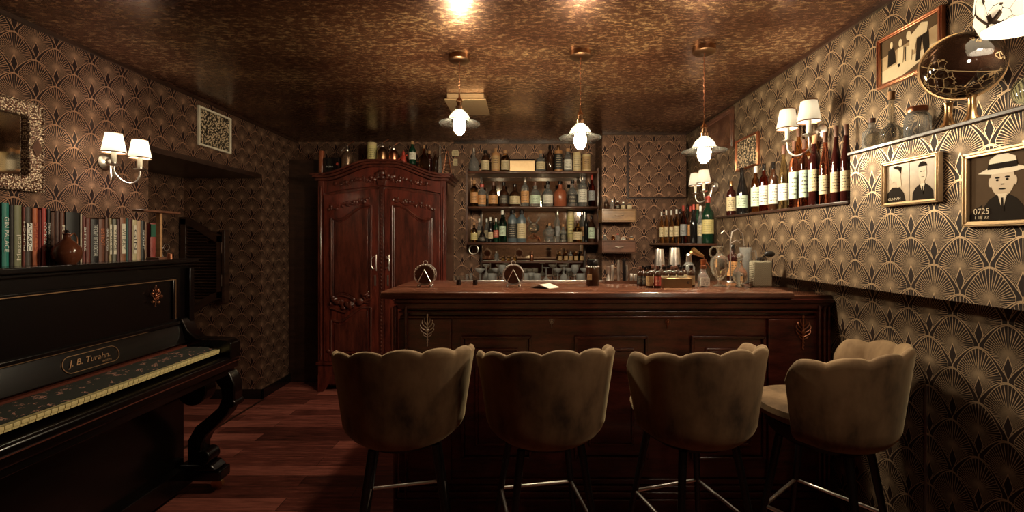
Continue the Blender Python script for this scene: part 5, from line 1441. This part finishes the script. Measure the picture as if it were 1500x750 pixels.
# ================================================================ ON THE BAR
ZB = 1.166
def ring_holder(pxc, pyb, lab, Y):
    k = 640/Y; x = (pxc-765)/k
    t = thing('coaster_holder', lab, 'coaster holder', (x, Y, ZB), group='round coaster holders on the bar')
    r = 0.056; zc = 0.012+r
    if ring_holder.first is None:
        mb = MB()
        for d in (-0.022, 0.022): mb.tube([(r*math.cos(R(a_)), d, zc+r*math.sin(R(a_))) for a_ in range(0, 360, 10)], 0.0035, 8, closed=True)
        for a_ in range(0, 360, 30): mb.tube([(r*math.cos(R(a_)), -0.022, zc+r*math.sin(R(a_))), (r*math.cos(R(a_)), 0.022, zc+r*math.sin(R(a_)))], 0.003, 6)
        for s in (-1, 1):
            for q in range(10):
                a_ = R(20+q*16); mb.ball((s*0.0+r*math.cos(a_), -0.026, zc+r*math.sin(a_)), 0.0045, 8, 5)
        mb.tube([(0.012*math.cos(R(a_)), 0, zc+r+0.010+0.010*math.sin(R(a_))) for a_ in range(0, 360, 30)], 0.0025, 6, closed=True)
        mb.tube([(-0.035, -0.024, zc-0.04), (0, -0.026, zc+0.03), (0.035, -0.024, zc-0.04)], 0.003, 6)
        mb.build('wire_rings', M['silver'], t)
        for q in range(4):
            MB().lathe([(0, 0), (0.050, 0), (0.050, 0.004), (0, 0.004)], (0, 0, 0), 36, Matrix.Translation((0, -0.014+q*0.009, zc)) @ Matrix.Rotation(R(90), 4, 'X')).build('coaster', M['drawerred'], t)
        for s in (-1, 1):
            for d in (-0.02, 0.02): MB().ball((s*0.034, d, 0.0075), 0.0075, 10, 6).build('foot', M['silver'], t)
        ring_holder.first = t
    else:
        for ch in [o_ for o_ in bpy.data.objects if o_.parent == ring_holder.first]:
            c = ch.copy(); COL.objects.link(c); c.parent = t
ring_holder.first = None
ring_holder(623, 0, 'round wire coaster holder on the left end of the bar', 2.42)
ring_holder(752, 0, 'round wire coaster holder standing before the shelf mirror', 2.42)
# rubber bar rail, small black caps
o = MB().box(-0.42, 1.0, 2.70, 2.725, ZB-0.0005, ZB+0.008).box(-0.42, 1.0, 2.735, 2.745, ZB-0.0005, ZB+0.008).build('bar_rail', M['silver'], bevel=0.002); tag(o, 'long thin metal rail along the back edge of the bar top', 'rail')
for (x_, lab) in ((672, 'small black stopper on the bar, the left one of two'), (696, 'small black stopper on the bar, the right one of two')):
    o = MB().lathe([(0, 0), (0.013, 0), (0.015, 0.004), (0.013, 0.022), (0.015, 0.028), (0, 0.030)], (0, 0, 0), 20).build('black_stopper', M['blackgloss'], loc=(px(x_, 0, 2.55).x, 2.55, ZB)); tag(o, lab, 'stopper', 'small black stoppers on the bar')
# open menu card
mb = MB(); mb.prism([(-0.06, 0), (0.0, 0.018), (0.0, 0.0205), (-0.06, 0.003)], -0.05, 0.05, 'y'); mb.prism([(0.06, 0), (0.0, 0.018), (0.0, 0.0205), (0.06, 0.003)], -0.05, 0.05, 'y')
o = mb.build('menu_card', M['cream'], loc=(px(798, 0, 2.38).x, 2.38, ZB)); o.rotation_euler.z = R(-35); tag(o, 'folded cream menu card lying open on the bar', 'menu card')
# dark jar
t = thing('dark_jar', 'dark brown jar bottle with a beaded collar and black cap on the bar', 'jar', (px(868, 0, 2.5).x, 2.5, ZB))
MB().lathe([(0, 0), (0.034, 0), (0.036, 0.004), (0.036, 0.100), (0.030, 0.112), (0.026, 0.116), (0.026, 0.125), (0, 0.125)], (0, 0, 0), 32).build('jar', GL['brown'], t)
MB().lathe([(0, 0.118), (0.033, 0.118), (0.033, 0.145), (0.031, 0.148), (0, 0.148)], (0, 0, 0), 32).build('cap', M['blackgloss'], t)
mb = MB()
for q in range(16): mb.ball((0.035*math.cos(q*PI/8), 0.035*math.sin(q*PI/8), 0.108), 0.004, 8, 5)
mb.build('collar_beads', M['silver'], t)
MB().box(-0.034, -0.010, -0.0365, -0.030, 0.035, 0.065).build('label', LB['tan'], t)
# bar tools in a tray
o = MB().box(0, 0.20, -0.05, 0.05, 0, 0.008).box(0, 0.20, -0.05, -0.046, 0.008, 0.016).box(0, 0.20, 0.046, 0.05, 0.008, 0.016).box(0, 0.004, -0.05, 0.05, 0.008, 0.016).box(0.196, 0.20, -0.05, 0.05, 0.008, 0.016).build('tool_tray', M['shelfwood'], loc=(px(884, 0, 2.66).x, 2.66, ZB)); tag(o, 'shallow wooden tray holding steel bar tools at the back of the bar', 'tray')
zt_ = ZB+0.0085
def tool(x_, top, kind, lab):
    Y = 2.66; k = 640/Y; X = (x_-765)/k; h = 1.42-(top-353)/k - zt_
    if kind == 'jig': mb = MB().lathe([(0, 0), (0.017, 0), (0.006, h*0.45), (0.006, h*0.5), (0.013, h), (0.0115, h), (0, h*0.55)], (0, 0, 0), 20)
    elif kind == 'knife': mb = MB().lathe([(0, 0), (0.008, 0), (0.006, h*0.25), (0.009, h*0.55), (0.005, h), (0, h)], (0, 0, 0), 14)
    else: mb = MB().lathe([(0, 0), (0.009, 0), (0.010, h*0.9), (0.008, h), (0, h)], (0, 0, 0), 16)
    solid('bar_tool', mb, M['silver'] if kind != 'dark' else M['blackgloss'], (X, Y, zt_), lab, 'bar tool', 'steel bar tools standing in the tray')
tool(891, 390, 'jig', 'steel double jigger, leftmost in the tool tray')
tool(897, 388, 'tube', 'slim steel tube next to the leftmost jigger')
tool(906, 381, 'knife', 'tallest steel muddler in the middle of the tool tray')
tool(914, 379, 'dark', 'black-handled tool in the tray')
tool(918, 388, 'knife', 'pointed steel tool right of the black-handled one')
tool(925, 401, 'tube', 'short steel tube near the right end of the tray')
tool(931, 402, 'tube', 'short steel tube, rightmost in the tray')
# bitters bottles
BIT = [(938, 2.47, 'black'), (945, 2.46, 'black'), (951.5, 2.38, 'brown'), (963, 2.37, 'red'), (941, 2.56, 'black'), (948, 2.57, 'black'), (956, 2.56, 'cream'), (965, 2.55, 'cream'),
       (973, 2.49, 'cream'), (985, 2.49, 'cream'), (997, 2.49, 'cream'), (979, 2.58, 'cream'), (990, 2.58, 'cream'), (1002, 2.58, 'cream'), (1012.5, 2.43, 'brown'), (971, 2.66, 'cream'), (982, 2.66, 'tan'), (994, 2.66, 'tan'), (956, 2.66, 'tan')]
WH = ['far left, front row', 'left group, front row', 'front row, framed by two bottles', 'front row, red label, left of the brass box', 'left group, second row', 'second row, third from the left end', 'second row behind the brown-labelled bottle', 'second row behind the red-labelled bottle',
      'directly behind the brass box, left', 'directly behind the brass box, middle', 'directly behind the brass box, right', 'third row, left of centre', 'third row, centre', 'third row, right of centre', 'right of the brass box', 'back row, below the left shaker', 'back row, between the shakers', 'back row, below the right shaker', 'back row, left end']
for i, ((x_, Y, lb), wv_) in enumerate(zip(BIT, WH)):
    k = 640/Y; X = (x_-765)/k
    hh = {True: 0.115, False: 0.112}[Y < 2.45]
    lab_ = {'black': 'black', 'brown': 'tan', 'red': 'red', 'cream': 'cream', 'tan': 'tan'}[lb]
    bottle((X, Y, ZB), 0.0195, hh+0.0, 'small', 'brown', lab_, 'black' if i % 3 else 'brown', 'small bitters bottle, %s' % wv_, 'bitters bottles on the bar', ang=math.atan2(-X, Y))
t = thing('brass_box', 'long low brass box with a small emblem in front of the bitters', 'box', (px(990, 0, 2.40).x, 2.40, ZB))
MB().box(-0.076, 0.078, -0.03, 0.03, 0, 0.052).build('box', M['brass'], t, bevel=0.002)
mb = MB()
for q in range(6):
    a_ = q*PI/3; mb.tube([(0.056, -0.0305, 0.028), (0.056+0.009*math.cos(a_), -0.0305, 0.028+0.009*math.sin(a_))], 0.0014, 6)
mb.build('emblem', M['black'], t)
# shakers
for (x_, w_, tp, lab) in ((966, 14.5, 365, 'steel shaker tin upside down behind the bitters, left one'), (988, 17, 363, 'wider steel shaker tin upside down behind the bitters, right one')):
    Y = 2.78; k = 640/Y; X = (x_-765)/k; h = 1.42-(tp-353)/k - ZB; r = w_/2/k
    o = MB().lathe([(0, 0), (r*1.18, 0), (r*1.2, 0.004), (r*0.82, h-0.004), (r*0.78, h), (0, h)], (0, 0, 0), 32).build('shaker_tin', M['silver'], loc=(X, Y, ZB)); tag(o, lab, 'shaker', 'shaker tins on the bar')
# cobbler shaker / decanters
t = thing('cobbler_shaker', 'clear cobbler style bottle with silver top behind the bitters', 'shaker', (px(1009, 0, 2.7).x, 2.7, ZB))
MB().lathe([(0, 0), (0.032, 0), (0.036, 0.01), (0.036, 0.09), (0.025, 0.115), (0.014, 0.125), (0, 0.125)], (0, 0, 0), 28).build('body', M['clear'], t)
MB().lathe([(0.015, 0.122), (0.017, 0.13), (0.014, 0.16), (0.017, 0.165), (0.012, 0.175), (0, 0.176)], (0, 0, 0), 20).build('top', M['silver'], t)
t = thing('perfume_bottle', 'small clear bottle with white label and glass knob, right of the bitters', 'bottle', (px(1030, 0, 2.42).x, 2.42, ZB))
MB().lathe([(0, 0), (0.027, 0), (0.029, 0.004), (0.029, 0.055), (0.024, 0.068), (0.017, 0.08), (0.013, 0.10), (0, 0.10)], (0, 0, 0), 28).build('body', M['clear'], t)
MB().box(-0.0245, 0.0245, -0.030, -0.024, 0.008, 0.052).build('label', LB['white'], t)
MB().lathe([(0.010, 0.098), (0.018, 0.104), (0.018, 0.118), (0.012, 0.122), (0.017, 0.132), (0.017, 0.148), (0.019, 0.152), (0, 0.154)], (0, 0, 0), 20).build('stopper', M['copper'], t)
# amphora decanter with handle
t = thing('amphora_decanter', 'amphora shaped glass decanter with a loop handle and foot on the bar', 'decanter', (px(1054, 0, 2.47).x, 2.47, ZB))
MB().lathe([(0, 0), (0.036, 0), (0.037, 0.003), (0.012, 0.010), (0.008, 0.030), (0.016, 0.040), (0.036, 0.064), (0.048, 0.10), (0.050, 0.135), (0.042, 0.160), (0.022, 0.175), (0.015, 0.185), (0.015, 0.21), (0.021, 0.224), (0.0, 0.224)], (0, 0, 0), 36).build('body', M['clearwarm'], t)
MB().tube([(-0.014, 0, 0.215), (-0.035, 0, 0.222), (-0.052, 0, 0.205), (-0.054, 0, 0.18), (-0.040, 0, 0.158)], 0.0055, 10).build('handle', M['clearwarm'], t)
# rounded small decanter
t = thing('small_decanter', 'low-waisted little glass decanter with ball stopper, front of the bar', 'decanter', (px(1084, 0, 2.40).x, 2.40, ZB))
MB().lathe([(0, 0), (0.024, 0), (0.025, 0.006), (0.016, 0.014), (0.034, 0.034), (0.040, 0.06), (0.032, 0.090), (0.015, 0.118), (0.011, 0.145), (0.017, 0.152), (0, 0.152)], (0, 0, 0), 32).build('body', M['clearwarm'], t)
MB().ball((0, 0, 0.170), 0.017, 16, 10).build('stopper', M['clear'], t)
t = thing('glass_pitcher', 'tall clear pitcher with a faceted body behind the small decanter', 'pitcher', (px(1092, 0, 2.62).x, 2.62, ZB))
MB().shell([(0.034, 0), (0.038, 0.01), (0.036, 0.12), (0.030, 0.19), (0.034, 0.215)], 0.003, (0, 0, 0), 32, None, lambda r, z, a: r*(1+0.02*math.sin(a*12))).lathe([(0, 0), (0.033, 0), (0.033, 0.008), (0, 0.008)], (0, 0, 0), 32).build('body', M['clear'], t)
MB().tube([(0.032, 0, 0.19), (0.06, 0, 0.195), (0.068, 0, 0.15), (0.06, 0, 0.09), (0.036, 0, 0.07)], 0.005, 8).build('handle', M['clear'], t)
# atomizer flask
a = NT('quilted_glass'); sp = a.n('ShaderNodeSeparateXYZ'); a.l(a.coord('Object'), sp.inputs[0])
q1 = a.m('ABSOLUTE', a.m('SINE', a.m('MULTIPLY', a.m('ADD', sp.outputs[0], sp.outputs[2]), 300))); q2 = a.m('ABSOLUTE', a.m('SINE', a.m('MULTIPLY', a.m('SUBTRACT', sp.outputs[0], sp.outputs[2]), 300)))
a.set(Base_Color=(0.80, 0.72, 0.52), Roughness=0.08, Transmission_Weight=0.55, IOR=1.45); a.bump(a.m('MINIMUM', q1, q2), 0.7, 0.006)
t = thing('atomizer_flask', 'square quilted glass flask with black atomizer bulb at the bar right end', 'atomizer', (px(1114, 0, 2.42).x, 2.42, ZB))
o = MB().box(-0.054, 0.054, -0.026, 0.026, 0, 0.145).build('flask', a.mat, t, bevel=0.010)
MB().lathe([(0.018, 0.143), (0.020, 0.150), (0.014, 0.162), (0, 0.165)], (0, 0, 0), 20).tube([(0, 0, 0.158), (0.03, 0, 0.175)], 0.004, 8).build('spray_head', M['blackgloss'], t)
MB().ball((0.050, 0, 0.182), (0.030, 0.018, 0.018), 20, 12).build('rubber_bulb', M['black'], t)
# jigger hanging leaning: brass horn measure on a long rod
mb = MB(); MT = Matrix.Translation((0, 0, 0)) @ Matrix.Rotation(R(-52), 4, 'Y')
# ---- copper arm with clips rising behind the decanters
t = thing('wire_bar_stand', 'bent copper wire stand with glass clips behind the decanters', 'wire stand', (px(1070, 0, 2.72).x, 2.72, ZB))
mb = MB(); mb.lathe([(0, 0), (0.032, 0), (0.030, 0.006), (0, 0.008)], (0, 0, 0), 24)
mb.tube([(0, 0, 0.005), (0.0, 0, 0.25), (0.01, 0, 0.31), (0.045, 0, 0.33), (0.075, 0, 0.30), (0.085, 0, 0.22)], 0.004, 8)
mb.tube([(0.0, 0, 0.27), (-0.04, 0, 0.32), (-0.06, 0, 0.30)], 0.0035, 8); mb.tube([(0.0, 0, 0.24), (0.04, 0, 0.26), (0.06, 0, 0.24)], 0.0035, 8)
mb.build('stand', M['silver'], t)
t = thing('cocktail_measure', 'brass cone measure on a long thin rod leaning over the bar decanters', 'bar measure', (px(1043, 0, 2.66).x, 2.66, ZB))
mb = MB(); mb.tube([(0.045, 0, 0.002), (-0.055, 0, 0.16)], 0.003, 8); mb.build('rod', M['copper'], t)
MT = Matrix.Translation((-0.055, 0, 0.160)) @ Matrix.Rotation(R(-62), 4, 'Y')
MB().lathe([(0, 0), (0.010, 0), (0.024, 0.075), (0.022, 0.075), (0, 0.015)], (0, 0, 0), 24, MT).build('cone', M['brass'], t)
bottle((px(1073, 0, 2.78).x, 2.78, ZB), 0.033, 0.235, 'spirit', 'wine', 'orange', 'black', 'dark red bottle with orange label behind the bar decanters', 'bottles at the back of the bar', ang=-0.4)

# ================================================================ GLASSES ON THE BACK COUNTER
ZC = 1.026
P_G = {
 'wine': [(0.032, 0), (0.033, 0.003), (0.006, 0.008), (0.004, 0.070), (0.016, 0.085), (0.034, 0.11), (0.037, 0.135), (0.030, 0.165)],
 'coupe': [(0.032, 0), (0.033, 0.003), (0.006, 0.008), (0.004, 0.080), (0.020, 0.092), (0.044, 0.115), (0.047, 0.130)],
 'tumbler': [(0.034, 0), (0.036, 0.004), (0.038, 0.085)],
 'martini': [(0.032, 0), (0.033, 0.003), (0.006, 0.008), (0.004, 0.085), (0.050, 0.140)],
}
_gc = {}
def glassware(kind, loc, lab, rot=None):
    if kind not in _gc:
        pr = P_G[kind]; ins = [(max(r-0.0022, 0.001), z+0.0) for r, z in reversed(pr) if z > (0.082 if kind != 'tumbler' else 0.001)]
        o = MB().lathe([(0, 0)] + pr + ins + [(0, ins[-1][1]+0.002)], (0, 0, 0), 28).build('drinking_glass', M['crystal'])
        _gc[kind] = o.data
    else:
        o = bpy.data.objects.new('drinking_glass', _gc[kind]); COL.objects.link(o)
    o.location = loc
    if rot: o.rotation_euler = rot
    return tag(o, lab, 'glass', 'glasses on the back counter')
G = [('coupe', 703, 4.18), ('wine', 712, 4.28), ('tumbler', 720, 4.14), ('coupe', 727, 4.24), ('wine', 736, 4.16), ('coupe', 742, 4.28), ('tumbler', 752, 4.22), ('tumbler', 769, 4.16), ('tumbler', 778, 4.26), ('tumbler', 787, 4.14), ('martini', 800, 4.18), ('coupe', 817, 4.22), ('wine', 826, 4.12), ('coupe', 833, 4.26), ('wine', 842, 4.18), ('tumbler', 850, 4.12), ('coupe', 856, 4.26)]
for i, (kd, x_, Y) in enumerate(G):
    k = 640/Y; up = kd == 'martini' or i in (1, 12)
    hgt = P_G[kd][-1][1]
    glassware(kd, ((x_-765)/k, Y, ZC + (hgt+0.001 if up else 0)), 'clear %s glass%s, %s from the left under the shelf mirror' % ({'wine': 'wine', 'coupe': 'coupe', 'tumbler': 'tumbler', 'martini': 'martini'}[kd], ' upside down' if up else '', ORD[i]), (PI, 0, 0) if up else None)
for i, (x_, h_) in enumerate(((666, 0.06), (671, 0.06), (677, 0.06), (684, 0.075), (690, 0.085))):
    o = MB().lathe([(0, 0), (0.014, 0), (0.016, h_-0.004), (0.014, h_), (0, h_)], (0, 0, 0), 16).build('shot_glass', M['clearwarm'] if i < 3 else M['clear'], loc=(px(x_, 0, 4.2).x, 4.2, ZC)); tag(o, 'tiny shot glass, %s from the left beside the armoire' % ORD[i], 'shot glass', 'shot glasses beside the armoire')
for i, (x_, gm, cm, lab) in enumerate([(727, 'clear', 'silver', 'little round-stoppered vial'), (779, 'copper', 'copper', 'small copper-topped pot'), (737, 'gold', 'cork', 'low golden jar'), (745, 'gold', 'cork', 'low golden pot'), (754, 'gold', 'cork', 'low golden jar'),
      (820, 'gold', 'cork', 'small golden bottle'), (829, 'amber', 'gold', 'small amber bottle'), (836, 'clear', 'silver', 'small clear bottle'), (844, 'amber', 'cork', 'small orange bottle'), (852, 'brown', 'black', 'small brown bottle')]):
    bottle((px(x_, 0, 4.50).x, 4.50, 1.213), 0.020, 0.05 if 2 <= i <= 4 else 0.10, 'small', gm, 'tan' if i > 4 else None, cm, '%s, %s from the left on the ledge before the mirror' % (lab, ORD[[0, 4, 1, 2, 3, 5, 6, 7, 8, 9][i]]), 'little bottles on the mirror ledge')
# round black handle ring under the lowest shelf
o = MB().tube([(0.045*math.cos(R(a_)), 0, 0.045*math.sin(R(a_))) for a_ in range(0, 360, 12)], 0.005, 8, closed=True).build('metal_ring', M['silver'], loc=(px(693, 0, 4.28).x, 4.33, 1.335)); tag(o, 'thin metal ring hanging under the left end of the lowest shelf', 'ring')
